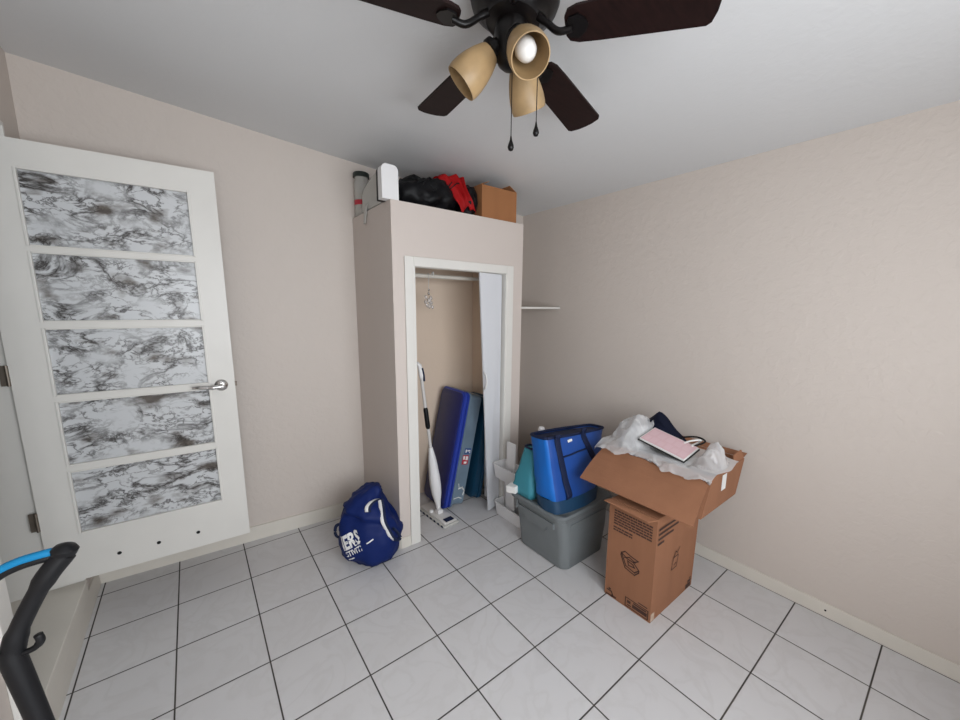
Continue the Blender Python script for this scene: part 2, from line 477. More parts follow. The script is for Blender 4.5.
# a screw hole and a chip in the right baseboard
# white riser cap and threshold of the raised doorway
bm = B((-.345, -.945, HF), (-.012, -.14, HF + .012), bevel=.004); struct(obj('trim_1', bm, M['trim']))
bm = B((-.0298, -.955, .106), (-.016, -.13, HF - .002), bevel=.002); struct(obj('trim_2', bm, M['trim']))
# jambs and stop
bm = bmesh.new()
box(bm, (-.345, -.143, HF + .013), (-.018, -.1255, 2.285)); box(bm, (-.345, -.9595, HF + .013), (-.018, -.942, 2.285)); box(bm, (-.345, -.9595, 2.286), (-.018, -.1255, 2.2995))
struct(obj('trim_3', bm, M['white']))
bm = bmesh.new(); box(bm, (-.0298, -1.045, HF - .05), (-.014, -.9605, 2.36), bevel=.003); struct(obj('trim_4', bm, M['white']))

# ------------------------------------------------------------------ the closet built out from the back wall
CX0, CX1, CY, CZ = 1.472, 2.497, -.597, 2.160
OX0, OX1, OZ = 1.606, 2.338, 1.806
bm = bmesh.new(); W = .05
e = .002
def seg(x0, y0, x1, y1, z0, z1): box(bm, (x0, y0, z0), (x1, y1, z1))
quad_prism(bm, [V((CX0, CY + W, 0)), V((CX0 + W, CY + W, 0)), V((CX0 + W, yb(CX0 + W) - e, 0)), V((CX0, yb(CX0) - e, 0))],
           [V((CX0, CY + W, CZ - .02)), V((CX0 + W, CY + W, CZ - .02)), V((CX0 + W, yb(CX0 + W) - e, CZ - .02)), V((CX0, yb(CX0) - e, CZ - .02))])
quad_prism(bm, [V((CX1 - W, CY + W, 0)), V((CX1, CY + W, 0)), V((CX1, yb(CX1) - e, 0)), V((CX1 - W, yb(CX1 - W) - e, 0))],
           [V((CX1 - W, CY + W, CZ - .02)), V((CX1, CY + W, CZ - .02)), V((CX1, yb(CX1) - e, CZ - .02)), V((CX1 - W, yb(CX1 - W) - e, CZ - .02))])
seg(CX0, CY, OX0 - .001, CY + W, 0, CZ - .02); seg(OX1 + .001, CY, CX1, CY + W, 0, CZ - .02); seg(OX0 - .001, CY, OX1 + .001, CY + W, OZ, CZ - .02)
quad_prism(bm, [V((CX0, CY, CZ - .02)), V((CX1, CY, CZ - .02)), V((CX1, yb(CX1) - e, CZ - .02)), V((CX0, yb(CX0) - e, CZ - .02))],
           [V((CX0, CY, CZ)), V((CX1, CY, CZ)), V((CX1, yb(CX1) - e, CZ)), V((CX0, yb(CX0) - e, CZ))])
bmesh.ops.remove_doubles(bm, verts=bm.verts, dist=.00005)
struct(obj('wall_closet', bm, M['closet_paint']))
# tan lining inside the closet
bm = bmesh.new(); i0, i1 = CX0 + W + .001, CX1 - W - .001; iy = CY + W + .002
box(bm, (i0, iy, .001), (i0 + .004, yb(i0) - .012, CZ - .022)); box(bm, (i1 - .004, iy, .001), (i1, yb(i1) - .012, CZ - .022))
quad_prism(bm, [V((i0, yb(i0) - .010, .001)), V((i1, yb(i1) - .010, .001)), V((i1, yb(i1) - .003, .001)), V((i0, yb(i0) - .003, .001))],
           [V((i0, yb(i0) - .010, CZ - .022)), V((i1, yb(i1) - .010, CZ - .022)), V((i1, yb(i1) - .003, CZ - .022)), V((i0, yb(i0) - .003, CZ - .022))])
struct(obj('wall_closet_lining', bm, M['closet_in']))
# casing
bm = bmesh.new(); cy0, cy1 = CY - .014, CY - .0005
box(bm, (OX0 - .062, cy0, 0), (OX0 - .004, cy1, OZ + .052), bevel=.003)
box(bm, (OX1 + .004, cy0, 0), (OX1 + .062, cy1, OZ + .052), bevel=.003)
box(bm, (OX0 - .0038, cy0, OZ - .004), (OX1 + .0038, cy1, OZ + .052), bevel=.003)
box(bm, (OX0 - .004, cy0 + .004, 0), (OX0 + .006, CY + W + .002, OZ)); box(bm, (OX1 - .006, cy0 + .004, 0), (OX1 + .004, CY + W + .002, OZ))
box(bm, (OX0 + .006, CY + .002, OZ - .006), (OX1 - .006, CY + W, OZ + .002))
struct(obj('trim_5', bm, M['white']))
strip('baseboard_closet', ((CX0 + .0, CY - .0005), (OX0 - .063, CY - .0005)), .07, -.010, M['trim'])
strip('baseboard_closet_side', ((CX0 - .0005, yb(CX0) - .02), (CX0 - .0005, CY)), .07, -.010, M['trim'])
# shelf between the closet and the right wall
o = obj('wall_shelf', B((CX1 + .001, -.55, 1.556), (XR - .001, -.12, 1.572), bevel=.002), M['white'])
tag(o, 'thin white shelf spanning the narrow gap between closet and right wall', 'shelf')

# folding closet door (door_2)
d2 = thing('door_2', 'white folding closet door pushed to the right of the opening', 'door', (OX1 - .02, CY - .0, .03)); struct(d2)
def panel(bm, t0, t1, b0, b1, th=.012):
    """vertical leaf between two top and two bottom points"""
    t0, t1, b0, b1 = map(V, (t0, t1, b0, b1)); n = (t1 - t0).cross(b0 - t0).normalized() * th
    quad_prism(bm, [b0, b1, b1 + n, b0 + n], [t0, t1, t1 + n, t0 + n])
ZT = 1.797
bm = bmesh.new(); panel(bm, (2.100, -.604, ZT), (2.312, -.575, ZT), (2.200, -.602, .02), (2.318, -.570, .02)); obj('front_leaf', bm, M['folding'], d2)
bm = bmesh.new(); panel(bm, (2.318, -.576, ZT), (2.325, -.38, ZT), (2.322, -.572, .02), (2.327, -.40, .02)); obj('rear_leaf', bm, M['folding'], d2)
bm = T(smooth_path([(2.140, -.611, .985), (2.142, -.628, 1.0), (2.146, -.634, 1.045), (2.142, -.628, 1.09), (2.138, -.611, 1.105)], 5), .006)
obj('door_pull', bm, M['whiteplastic'], d2, smooth=True)

# closet rod and hanging crystal
ry = -.33; rz = 1.775
t = thing('closet_rod', 'pale hanging rod across the inside top of the closet', 'rod', (2.0, ry, rz))
obj('rod', T([(i0 + .006, ry, rz), (i1 - .006, ry, rz)], .014, 14), M['trim'], t, smooth=40)
for x in (i0 + .0045, i1 - .0125): obj('rod_socket', T([(x, ry, rz), (x + .008, ry, rz)], .026, 16), M['whiteplastic'], t, smooth=40)
obj('hook', T(smooth_path([(1.883, ry, rz + .015), (1.885, ry - .02, rz + .028), (1.885, ry - .024, rz + .005), (1.885, ry - .018, rz + .03)], 4), .004, 6), M['paper'], t, label='small white hook on the rod', smooth=True)
t = thing('hanging_ornament', 'clear crystal bead ornament hanging from the closet rod', 'ornament', (1.85, ry, rz - .23))
obj('wire', T(smooth_path([(1.852, ry + .012, rz + .012), (1.852, ry - .012, rz + .017), (1.851, ry - .019, rz), (1.85, ry - .016, rz - .03), (1.848, ry - .016, rz - .12)], 5), .0022, 6), M['steel'], t)
def gem(c, r, sz=1.3):
    bm = bmesh.new(); bmesh.ops.create_icosphere(bm, subdivisions=1, radius=r)
    for v in bm.verts: v.co = V((v.co.x, v.co.y, v.co.z * sz)) + V(c)
    return bm
for k, (dx, dy, dz, rr_) in enumerate(((0, 0, -.095, .008), (-.002, 0, -.120, .009), (-.02, .005, -.145, .012), (.012, -.004, -.15, .013), (-.006, -.01, -.17, .015), (.018, .004, -.182, .013), (-.026, 0, -.178, .012), (.004, 0, -.205, .015), (.02, -.01, -.212, .012), (-.014, .0, -.2, .012))):
    obj('bead', gem((1.85 + dx, ry - .016 + dy, rz + dz), rr_), M['crystal'] if k > 1 else M['chrome'], t)

# ------------------------------------------------------------------ the open door (door_1)
hb = V((-.123, -.174, .22)); ang = math.atan2(-.048, 1)
DW, DH, DT = .808, 2.012, .035
MD = Matrix.Translation(hb) @ Matrix.Rotation(ang, 4, 'Z')
d1 = thing('door_1', 'open white door with five marble-print panels against the back wall', 'door', hb); struct(d1)
rows = [(2.205, 1.840), (1.815, 1.468), (1.437, 1.080), (1.050, .692), (.662, .296)]
rows = [(1.56 + .87 * (a - 1.56) - .22, 1.56 + .87 * (b - 1.56) - .22) for a, b in rows]
UX0, UX1 = .118, .698
bm = bmesh.new()
g = .001
box(bm, (0, 0, 0), (UX0, DT, DH), MD); box(bm, (UX1, 0, 0), (DW, DT, DH), MD)
zs = [DH] + [z for r_ in rows for z in r_] + [0]
for i in range(0, len(zs), 2):
    box(bm, (UX0, 0, zs[i + 1]), (UX1, DT, zs[i]), MD)
bmesh.ops.remove_doubles(bm, verts=bm.verts, dist=.00005)
obj('frame', bm, M['white'], d1)
bm = bmesh.new()
for a, b in rows:   # thin bead round each opening, in front of the panel
    for lo, hi in (((UX0, -.004, b), (UX0 + .010, .012, a)), ((UX1 - .010, -.004, b), (UX1, .012, a)), ((UX0 + .0105, -.004, b), (UX1 - .0105, .012, b + .007)), ((UX0 + .0105, -.004, a - .007), (UX1 - .0105, .012, a))):
        box(bm, lo, hi, MD, bevel=.002)
obj('glazing_bead', bm, M['white'], d1)
for a, b in rows:
    bm = bmesh.new(); box(bm, (UX0 + .001, .0125, b + .001), (UX1 - .001, .020, a - .001), MD)
    obj('marble_panel', bm, M['marble'], d1)
# lever handle
hu, hz = .745, .908
t = obj('door_handle', lathe(bmesh.new(), [(0, .013), (.026, .012), (.031, .006), (.032, 0), (0, 0)], MD @ Matrix.Translation((hu, -.0005, hz)) @ Matrix.Rotation(PI / 2, 4, 'X'), 28), M['chrome'], d1, smooth=50)
bm = bmesh.new(); tube(bm, [MD @ V((hu, -.012, hz)), MD @ V((hu, -.05, hz))], .011, 14)
tube(bm, [MD @ V(p) for p in smooth_path([(hu + .004, -.047, hz), (hu - .04, -.05, hz - .002), (hu - .09, -.046, hz + .002), (hu - .125, -.040, hz + .004)], 5)], [.012] * 6 + [.009] * 6 + [.007] * 4, 12)
obj('lever', bm, M['chrome'], t, smooth=50)
bm = bmesh.new(); box(bm, (DW - .0005, .008, hz - .012), (DW + .010, .026, hz + .012), MD, bevel=.002); obj('latch', bm, M['brass'], d1, label='dark latch bolt in the door edge')
for u in (.246, .400, .568):
    obj('hole', lathe(bmesh.new(), [(0, .0015), (.0085, .0015), (.009, 0), (0, 0)], MD @ Matrix.Translation((u, -.0002, .088)) @ Matrix.Rotation(PI / 2, 4, 'X'), 18), M['dark'], d1, label='small dark round hole near the bottom of the door')
for z in (.34, 1.03, 1.76):
    bm = bmesh.new(); tube(bm, [MD @ V((-.004, -.004, z - .045)), MD @ V((-.004, -.004, z + .045))], .006, 10)
    box(bm, (-.030, .006, z - .045), (-.006, .009, z + .045), MD)
    obj('hinge', bm, M['brass'], d1)

# ------------------------------------------------------------------ ceiling fan, mounted square to the sloped ceiling
HUB = V((1.383, -1.713, 2.388)); nrm = V((.1045, 0, .9945)).normalized()
xa = V((1, 0, -.105)).normalized(); ya = nrm.cross(xa).normalized()
MF = Matrix((xa, ya, nrm)).transposed().to_4x4(); MF.translation = HUB
up_top = (ceil_z(HUB.x) - HUB.z) * .9945 - .002
fan = thing('ceiling_fan', 'dark bronze ceiling fan with five blades and three amber glass shades', 'ceiling fan', HUB)
obj('canopy', lathe(bmesh.new(), [(0, up_top), (.085, up_top), (.085, up_top - .02), (.06, up_top - .045), (.03, up_top - .05), (0, up_top - .05)], MF), M['blackmetal'], fan, smooth=50)
obj('motor_housing', lathe(bmesh.new(), [(0, .132), (.10, .130), (.132, .118), (.138, .100), (.132, .082), (.108, .066), (.085, .052), (.082, .034), (.066, .026), (0, .024)], MF, 40), M['blackmetal'], fan, smooth=50)
PH = .249; RB = .56; WB = .137; PT = .168
for k in range(5):
    a = PH + k * 2 * PI / 5
    MB = MF @ Matrix.Rotation(a, 4, 'Z')
    MP = MB @ Matrix.Rotation(-PT, 4, 'X')
    out = [(.165, -.028), (.175, -.046), (.20, -.055), (.26, -.059), (.545, -WB / 2), (.557, -.060), (.566, -.03), (.568, 0), (.566, .03), (.557, .060), (.545, WB / 2), (.26, .059), (.20, .055), (.175, .046), (.165, .028)]
    bm = bmesh.new(); quad_prism(bm, [V((x, y, -.004)) for x, y in out], [V((x, y, .004)) for x, y in out])
    bmesh.ops.transform(bm, matrix=MP, verts=bm.verts)
    bl = obj('blade', bm, M['blade'], fan)
    bm = bmesh.new()
    tube(bm, [MB @ V(p) for p in smooth_path([(.074, 0, .045), (.105, 0, .020), (.145, 0, -.012), (.185, 0, -.010)], 5)], [.012] * 5 + [.010] * 11, 10)
    pl = [(.165, 0), (.178, -.030), (.205, -.036), (.225, -.018), (.232, 0), (.225, .018), (.205, .036), (.178, .030)]
    b2 = bmesh.new(); quad_prism(b2, [V((x, y, -.010)) for x, y in pl], [V((x, y, -.0045)) for x, y in pl]); bmesh.ops.transform(b2, matrix=MP, verts=b2.verts)
    me_ = bpy.data.meshes.new('x'); b2.to_mesh(me_); b2.free(); bm.from_mesh(me_); bpy.data.meshes.remove(me_)
    obj('blade_arm', bm, M['blackmetal'], bl, smooth=40)
lk = obj('light_kit', lathe(bmesh.new(), [(0, .028), (.050, .026), (.054, -.005), (.044, -.025), (.040, -.065), (.034, -.085), (.018, -.098), (0, -.10)], MF, 28), M['blackmetal'], fan, smooth=50)
for adeg in (137, 256, 17):
    ML = MF @ Matrix.Rotation(math.radians(adeg), 4, 'Z') @ Matrix.Translation((.045, 0, -.034)) @ Matrix.Rotation(math.radians(90 + 48), 4, 'Y')
    # local +z now points outward and down
    obj('lamp_socket', lathe(bmesh.new(), [(0, -.025), (.018, -.02), (.022, .0), (.034, .004), (.036, .020), (.030, .026), (0, .028)], ML, 24), M['blackmetal'], lk, smooth=50)
    prof = [(.030, .022), (.036, .032), (.046, .058), (.054, .088), (.058, .114), (.0585, .136), (.056, .150), (.053, .150), (.0545, .135), (.054, .114), (.050, .088), (.042, .058), (.032, .034), (.027, .026)]
    obj('lamp_shade', lathe(bmesh.new(), prof, ML, 36, closed=True), M['shade'], fan, smooth=60)
    obj('bulb', lathe(bmesh.new(), [(0, .028), (.014, .032), (.016, .050), (.027, .070), (.031, .092), (.028, .112), (.017, .126), (0, .131)], ML, 24), M['bulb'], fan, smooth=True)
for (x, y, L_) in ((-.018, -.034, .245), (.060, -.064, .185)):
    p0 = MF @ V((x, y, -.06)); p1 = V((p0.x, p0.y, p0.z - L_))
    ch = obj('pull_chain', T([p0, p1], .0014, 6), M['blackmetal'], fan)
    obj('chain_knob', lathe(bmesh.new(), [(0, .004), (.002, 0), (.004, -.012), (.0085, -.024), (.010, -.032), (.007, -.040), (0, -.043)], Matrix.Translation(p1), 16), M['blackmetal'], ch, smooth=True)

# ------------------------------------------------------------------ things on top of the closet
TZ = CZ + .001
t = thing('cardboard_box', 'small open cardboard box on top of the closet', 'box', (2.29, -.45, TZ))
def open_box(bm, x0, x1, y0, y1, z0, z1, th=.004):
    box(bm, (x0, y0, z0), (x1, y0 + th, z1)); box(bm, (x0, y1 - th, z0), (x1, y1, z1))
    box(bm, (x0, y0 + th, z0), (x0 + th, y1 - th, z1)); box(bm, (x1 - th, y0 + th, z0), (x1, y1 - th, z1)); box(bm, (x0 + th, y0 + th, z0), (x1 - th, y1 - th, z0 + th))
bm = bmesh.new(); open_box(bm, 2.135, 2.445, -.575, -.27, TZ, 2.372); obj('body', bm, M['card2'], t)
for pts in ([(2.136, -.57, 2.373), (2.136, -.28, 2.373), (2.205, -.29, 2.402), (2.205, -.56, 2.402)], [(2.444, -.57, 2.373), (2.444, -.28, 2.373), (2.39, -.29, 2.408), (2.39, -.56, 2.408)], [(2.14, -.2705, 2.373), (2.44, -.2705, 2.373), (2.43, -.33, 2.415), (2.15, -.33, 2.415)]):
    bm = bmesh.new(); quad_prism(bm, [V(p) for p in pts], [V(p) + V((0, 0, .004)) for p in pts]); obj('flap', bm, M['card2'], t)

# black bags and leads, heaped
def lump(c, r, seed, amp, scale, flat=0, sub=4, sx=0):
    bm = bmesh.new(); bmesh.ops.create_icosphere(bm, subdivisions=sub, radius=1)
    for v in bm.verts:
        v.co = V((v.co.x * r[0], v.co.y * r[1], v.co.z * r[2] + v.co.x * sx)) + V(c)
    sag(bm, amp, scale, seed)
    for v in bm.verts:
        if v.co.z < TZ: v.co.z = TZ
    return bm
t = thing('black_bag', 'heaped crumpled black bag with leads on top of the closet', 'bag', (1.80, -.42, TZ))
obj('bag_body', lump((1.790, -.43, TZ + .095), (.235, .135, .115), 3, .05, 9, sx=.01), M['blackbag'], t, smooth=True)
for k in range(7):
    random.seed(40 + k); pts = []
    x = 1.60 + random.random() * .1
    for j in range(6):
        pts.append((x, -.50 + random.uniform(-.05, .03), TZ + .14 + .04 * math.sin(j * 1.9 + k) + random.uniform(-.02, .02)))
        x += random.uniform(.04, .09)
    obj('lead', T(smooth_path(pts, 6), .0035, 6), M['black'], t, smooth=True)
o = obj('black_bundle', lump((2.070, -.475, TZ + .10), (.062, .10, .115), 9, .03, 12), M['blackbag'], smooth=True)
tag(o, 'small black bundle squeezed between red cloth and cardboard box', 'bundle')
# red cloth draped over
bm = bmesh.new(); n_, m_ = 26, 40
grid = []
for i in range(n_):
    row = []
    u = i / (n_ - 1)
    for j in range(m_):
        w_ = j / (m_ - 1)
        # runs from the back, over the hump, down the front edge
        x = 1.935 + (u - .5) * (.30 - .20 * w_) + .095 * w_ ** 2 + .012 * math.sin(w_ * 9 + u * 5)
        y = -.33 - .27 * w_ ** .8
        z = TZ + .185 + .045 * math.sin(w_ * PI * .8) + .03 * math.sin(u * PI) - .24 * max(0, w_ - .5) * 1.65 + .007 * math.sin(u * 21 + w_ * 4) * (.4 + w_)
        z += .02 * noise.noise(V((x * 9, y * 9, 3)))
        z = max(z, TZ + .012)
        if y < -.575: y = -.575 - .004 * math.sin(u * 21)
        row.append(bm.verts.new((x, y + .014 * math.sin(u * 19 + 1), z)))
    grid.append(row)
for i in range(n_ - 1):
    for j in range(m_ - 1): bm.faces.new((grid[i][j], grid[i + 1][j], grid[i + 1][j + 1], grid[i][j + 1]))
bmesh.ops.solidify(bm, geom=bm.faces, thickness=.003)
o = obj('red_cloth', bm, M['redcloth'], smooth=True); tag(o, 'bright red cloth draped over the black heap on the closet', 'cloth')

# white rounded appliance standing on end
t = thing('white_appliance', 'white slim rounded plastic appliance standing at the closet top corner', 'appliance', (1.478, -.55, TZ))
def pill(bm, x0, x1, y0, y1, z0, z1, r=.03, n=6):
    prof = [(x0, z0), (x1, z0)] + [(x1 - r + r * math.cos(a), z1 - r + r * math.sin(a)) for a in [PI / 2 * k / n for k in range(n + 1)]] + [(x0 + r + r * math.cos(a), z1 - r + r * math.sin(a)) for a in [PI / 2 + PI / 2 * k / n for k in range(n + 1)]]
    quad_prism(bm, [V((x, y0, z)) for x, z in prof], [V((x, y1, z)) for x, z in prof]); return bm
obj('body', pill(bmesh.new(), 1.428, 1.528, -.588, -.535, TZ, 2.345, .030), M['whiteplastic'], t, smooth=40)
obj('button', lathe(bmesh.new(), [(0, .004), (.006, .003), (.007, 0)], Matrix.Translation((1.5285, -.56, 2.27)) @ Matrix.Rotation(PI / 2, 4, 'Y'), 12), M['black'], t)
obj('gap_slab', pill(bmesh.new(), 1.4325, 1.524, -.5345, -.5, TZ, 2.346, .030), M['black'], t, label='black slab for the shaded gap behind', smooth=40)  # shaded gap between appliance and carrier, drawn as a black slab
# grey shell with a dangling strap
t = thing('grey_carrier', 'pale grey soft carrier with a strap hanging over the closet edge', 'carrier', (1.52, -.24, TZ))
bm = bmesh.new()
prof = [(-.49, 0), (-.495, .20), (-.475, .222), (-.44, .212), (-.38, .180), (-.28, .165), (-.19, .150), (-.15, .115), (-.145, 0)]
quad_prism(bm, [V((1.476, y, TZ + z)) for y, z in prof], [V((1.555, y + .01, TZ + z * .96)) for y, z in prof])
bmesh.ops.bevel(bm, geom=bm.edges[:], offset=.008, segments=2, affect='EDGES')
obj('shell', bm, M['greyfab'], t, smooth=40)
pts = smooth_path([(1.50, -.225, TZ + .052), (1.482, -.218, TZ + .050), (1.469, -.216, TZ + .025), (1.466, -.215, TZ - .02), (1.464, -.21, TZ - .075)], 5)
obj('strap', T(pts, .01, 8, flat=(.021, .0025, (0, 1, 0))), M['greyfab'], t, smooth=True)
pts = smooth_path([(1.50, -.265, TZ + .062), (1.480, -.26, TZ + .055), (1.4665, -.250, TZ + .02), (1.4665, -.238, TZ - .03)], 5)
obj('strap', T(pts, .01, 8, flat=(.010, .002, (0, 1, 0))), M['greyfab'], t, smooth=True)
# jar in the corner
t = thing('storage_jar', 'clear jar with dark lid in the corner on top of the closet', 'jar', (1.526, -.046, TZ))
mj = Matrix.Translation((1.526, -.020, TZ)) @ Matrix.Scale(1.06, 4)
obj('jar_body', lathe(bmesh.new(), [(0, .0), (.044, .0), (.048, .01), (.048, .215), (.042, .232), (.042, .245), (.0395, .245), (.0395, .23), (.0455, .212), (.0455, .012), (0, .004)], mj, 28), M['jar'], t, smooth=50)
obj('contents', lathe(bmesh.new(), [(0, .012), (.042, .012), (.043, .10), (.043, .150), (0, .155)], mj, 24), M['jarfill'], t, smooth=50)
obj('label_band', lathe(bmesh.new(), [(.0488, .075), (.0488, .105)], mj, 28), M['sticker_red'], t)
obj('lid', lathe(bmesh.new(), [(0, .275), (.046, .274), (.051, .268), (.051, .246), (0, .246)], mj, 28), M['darklid'], t, smooth=50)

# ------------------------------------------------------------------ inside the closet
# flat storage bins standing on end, leaning to the right
def bin_on_end(name, label, xb, y0, y1, hgt, lean, parts, cat='storage bin', group=None):
    """parts: list (name, t0, t1, inset, material) across the thickness"""
    t = thing(name, label, cat, (xb, (y0 + y1) / 2, 0), group)
    mm = Matrix.Translation((xb, 0, 0)) @ Matrix.Rotation(lean, 4, 'Y')
    for pn, t0, t1, ins, ml in parts:
        rings = []
        for tt, k in ((t0, ins + .006), (t0 + .004, ins), (t1 - .004, ins), (t1, ins + .006)):
            ring = rr(0, 0, (y1 - y0) / 2 - k, hgt / 2 - k, .045, 0, 5)
            rings.append([mm @ V((tt, p.x + (y0 + y1) / 2, p.y + hgt / 2)) for p in ring])
        bm = loft(bmesh.new(), rings)
        obj(pn, bm, ml, t, smooth=40)
    bpy.context.view_layer.update()
    lo = min((wloc(c) + v.co).z for c in t.children for v in c.data.vertices)
    t.location.z += -lo + .001
    return t, mm, -lo + .001
bA, mA, dzA = bin_on_end('underbed_storage_bin', 'flat smoky storage bin with cobalt blue lid standing on end', 1.912, -.405, -.075, .925, .218,
    [('lid_panel', -.004, .012, .014, M['bin_navy']), ('lid_rim', .0122, .040, 0, M['bin_blue']), ('lid_groove', .0402, .050, .014, M['bin_navy']), ('latch_band', .0502, .066, .004, M['bin_blue']), ('bin_rim', .067, .084, .002, M['bin_grey']), ('bin_body', .085, .190, .016, M['bin_grey'])])
def onA(x, z): p = mA @ V((x, -.390, z)); p.z += dzA; return p
ax = (mA.to_3x3() @ V((1, 0, 0))); az = (mA.to_3x3() @ V((0, 0, 1)))
bm = rect_bm(bmesh.new(), 0, 0, .062, .045); put(bm, onA(.112, .44), ax, az, .0015); obj('sticker', bm, M['sticker_blue'], bA, label='blue and white sticker')
bm = bmesh.new(); rect_bm(bm, .008, .010, .022, .035); rect_bm(bm, .026, .020, .055, .032); rect_bm(bm, .045, .006, .056, .018); put(bm, onA(.112, .44), ax, az, .0025); obj('sticker_print', bm, M['paper'], bA)
bm = rect_bm(bmesh.new(), 0, 0, .058, .075); put(bm, onA(.104, .355), ax, az, .0015); obj('sticker', bm, M['sticker_red'], bA, label='red and white sticker')
bm = bmesh.new(); rect_bm(bm, .006, .040, .022, .068); rect_bm(bm, .030, .035, .052, .066); rect_bm(bm, .018, .008, .045, .024); put(bm, onA(.104, .355), ax, az, .0025); obj('sticker_print', bm, M['paper'], bA)
bm = bmesh.new(); line2(bm, [(0, .02), (.03, .03), (.055, 0), (.05, -.03)], .012); line2(bm, [(-.03, -.06), (.01, -.05), (.04, -.06)], .007); line2(bm, [(0, .03), (-.01, .06)], .006)
put(bm, onA(.122, .14), ax, az, .0015); obj('scuff', bm, M['paper'], bA, label='pale crumpled scrap seen on the bin wall')
bin_on_end('underbed_storage_bin', 'dark teal flat storage bin on end behind the cobalt-lidded one', 2.200, -.395, -.075, .85, .165,
    [('bin_body', 0, .052, .010, M['bin_teal']), ('lid', .053, .082, 0, M['bin_teal'])])

# spray mop
t = thing('spray_mop', 'white spray mop with flat microfibre head leaning in the closet', 'mop', (1.865, -.41, 0))
rot = Matrix.Translation((1.865, -.405, 0)) @ Matrix.Rotation(math.radians(4), 4, 'Z')
obj('mop_plate', box(bmesh.new(), (-.055, -.165, .020), (.055, .165, .034), rot, bevel=.006), M['steel'], t, smooth=40)
obj('mop_pad', box(bmesh.new(), (-.066, -.178, .001), (.066, .178, .019), rot, bevel=.007), M['greyfab'], t, smooth=40)
bm = bmesh.new(); box(bm, (-.035, -.160, .0345), (.035, -.115, .041), rot, bevel=.003); obj('front_clip', bm, M['navy_web'], t, label='dark plastic clip at the front of the mop head')
for k in range(7):
    for s in (-1, 1): obj('pad_stripe', box(bmesh.new(), (s * .0665 - .002, -.160 + k * .048, .003), (s * .0665 + .002, -.140 + k * .048, .015), rot), M['navy_web'], t)
J = V((1.868, -.42, .034)); TOP = V((1.728, -.42, 1.185)); dv = TOP - J
bm = bmesh.new(); box(bm, (-.022, -.022, .034), (.022, .022, .062), Matrix.Translation((J.x, J.y, 0)), bevel=.005); obj('swivel', bm, M['whiteplastic'], t)
def along(a): return J + dv * a
rs = [.014, .018, .024, .036, .041, .040, .036, .034, .028, .020, .015]; fr = [.02, .05, .09, .14, .20, .26, .30, .34, .39, .43, .46]
obj('tank_body', T([along(a) for a in fr], rs, 16), M['whiteplastic'], t, smooth=True)
obj('pole', T([along(.45), along(.93)], .0115, 12), M['steel'], t, smooth=40)
obj('pole_grip', T([along(.585), along(.60), along(.71), along(.725)], [.011, .017, .017, .011], 14), M['black'], t, smooth=40)
obj('handle_grip', T([along(.90), along(.92), along(.95), along(.985) + V((-.004, 0, 0)), along(1.0) + V((-.02, 0, .004))], [.012, .016, .017, .016, .010], 14), M['whiteplastic'], t, smooth=True)
obj('trigger', T([along(.89) + V((.012, -.012, 0)), along(.93) + V((.014, -.014, 0)), along(.97) + V((.008, -.014, 0))], .007, 8), M['navy_web'], t, smooth=True)
obj('knob', lathe(bmesh.new(), [(0, .02), (.014, .018), (.016, 0), (0, 0)], Matrix.Translation((1.826, -.375, .034)), 16), M['whiteplastic'], t, smooth=40)

# ------------------------------------------------------------------ blue team bag by the closet corner
t = thing('duffel_bag', 'navy blue sports bag with white lettering slumped beside the closet corner', 'bag', (1.27, -.45, 0))
cr = V((.79, -.61, 0)); cf = V((.61, .79, 0))      # bag's own width and depth axes
bm = bmesh.new(); rings = []
# height, centre shift along width, half width left, half width right, half depth
PR = [(.0, .045, .08, .075, .085), (.012, .040, .12, .105, .115), (.05, .02, .165, .145, .145), (.11, .0, .178, .175, .155), (.18, .0, .178, .195, .155), (.25, -.005, .172, .168, .148),
      (.31, -.01, .165, .120, .135), (.355, -.015, .155, .085, .120), (.395, -.01, .120, .065, .10), (.425, .01, .070, .045, .065), (.438, .02, .03, .025, .03)]
base = V((1.288, -.548, 0))
for k in range(len(PR) - 1):
    for s in range(3):
        tt = s / 3; a = [PR[k][i] * (1 - tt) + PR[k + 1][i] * tt for i in range(5)]
        rings.append(a)
rings.append(list(PR[-1])); RR = []
NS = 56
for z, sh, wl, wr, dd in rings:
    ring = []
    for k in range(NS):
        an = 2 * PI * k / NS; c, s = math.cos(an), math.sin(an)
        ex = .78
        cx_ = math.copysign(abs(c) ** ex, c); sy_ = math.copysign(abs(s) ** ex, s)
        w = wr if cx_ > 0 else wl
        ring.append(base + cr * (sh + cx_ * w) + cf * (sy_ * dd + .16 * z) + V((0, 0, z)))
    RR.append(ring)
loft(bm, RR)
sag(bm, .030, 5.5, 5, minz=.001); sag(bm, .012, 14, 2, minz=.001)
# a deep fold under the top flap
for v in bm.verts:
    q = v.co - base; zz = v.co.z; side = q.dot(cr); front = -q.dot(cf)
    if front > 0 and zz > .15:
        fl = .285 - .25 * (side + .02)
        d = zz - fl
        v.co = v.co + cf * (.030 * math.exp(-((d) / .018) ** 2)) - cf * (.016 * math.exp(-((d - .035) / .022) ** 2))
body = obj('bag_body', bm, M['duffel'], t, smooth=True)
tree = bvh_of(body)
xd = (cr * .90 + V((0, 0, .52))).normalized(); yd = (V((0, 0, 1)) - xd * xd.z).normalized()
xd = xd; nd = -cf
yd = nd.cross(xd).normalized()
org = base - cf * .10 - cr * .122 + V((0, 0, .115))
bmt = text_bm('IERS', .105, bold=.004)
for v in bmt.verts: v.co.x *= .66; v.co.x += v.co.y * .10
press(bmt, tree, org, xd, yd, .002); obj('printed_lettering', bmt, M['paper'], t, label='bold white letters across the lower left')
bmt = text_bm('STIVITI', .042, bold=.001)
for v in bmt.verts: v.co.x *= .9
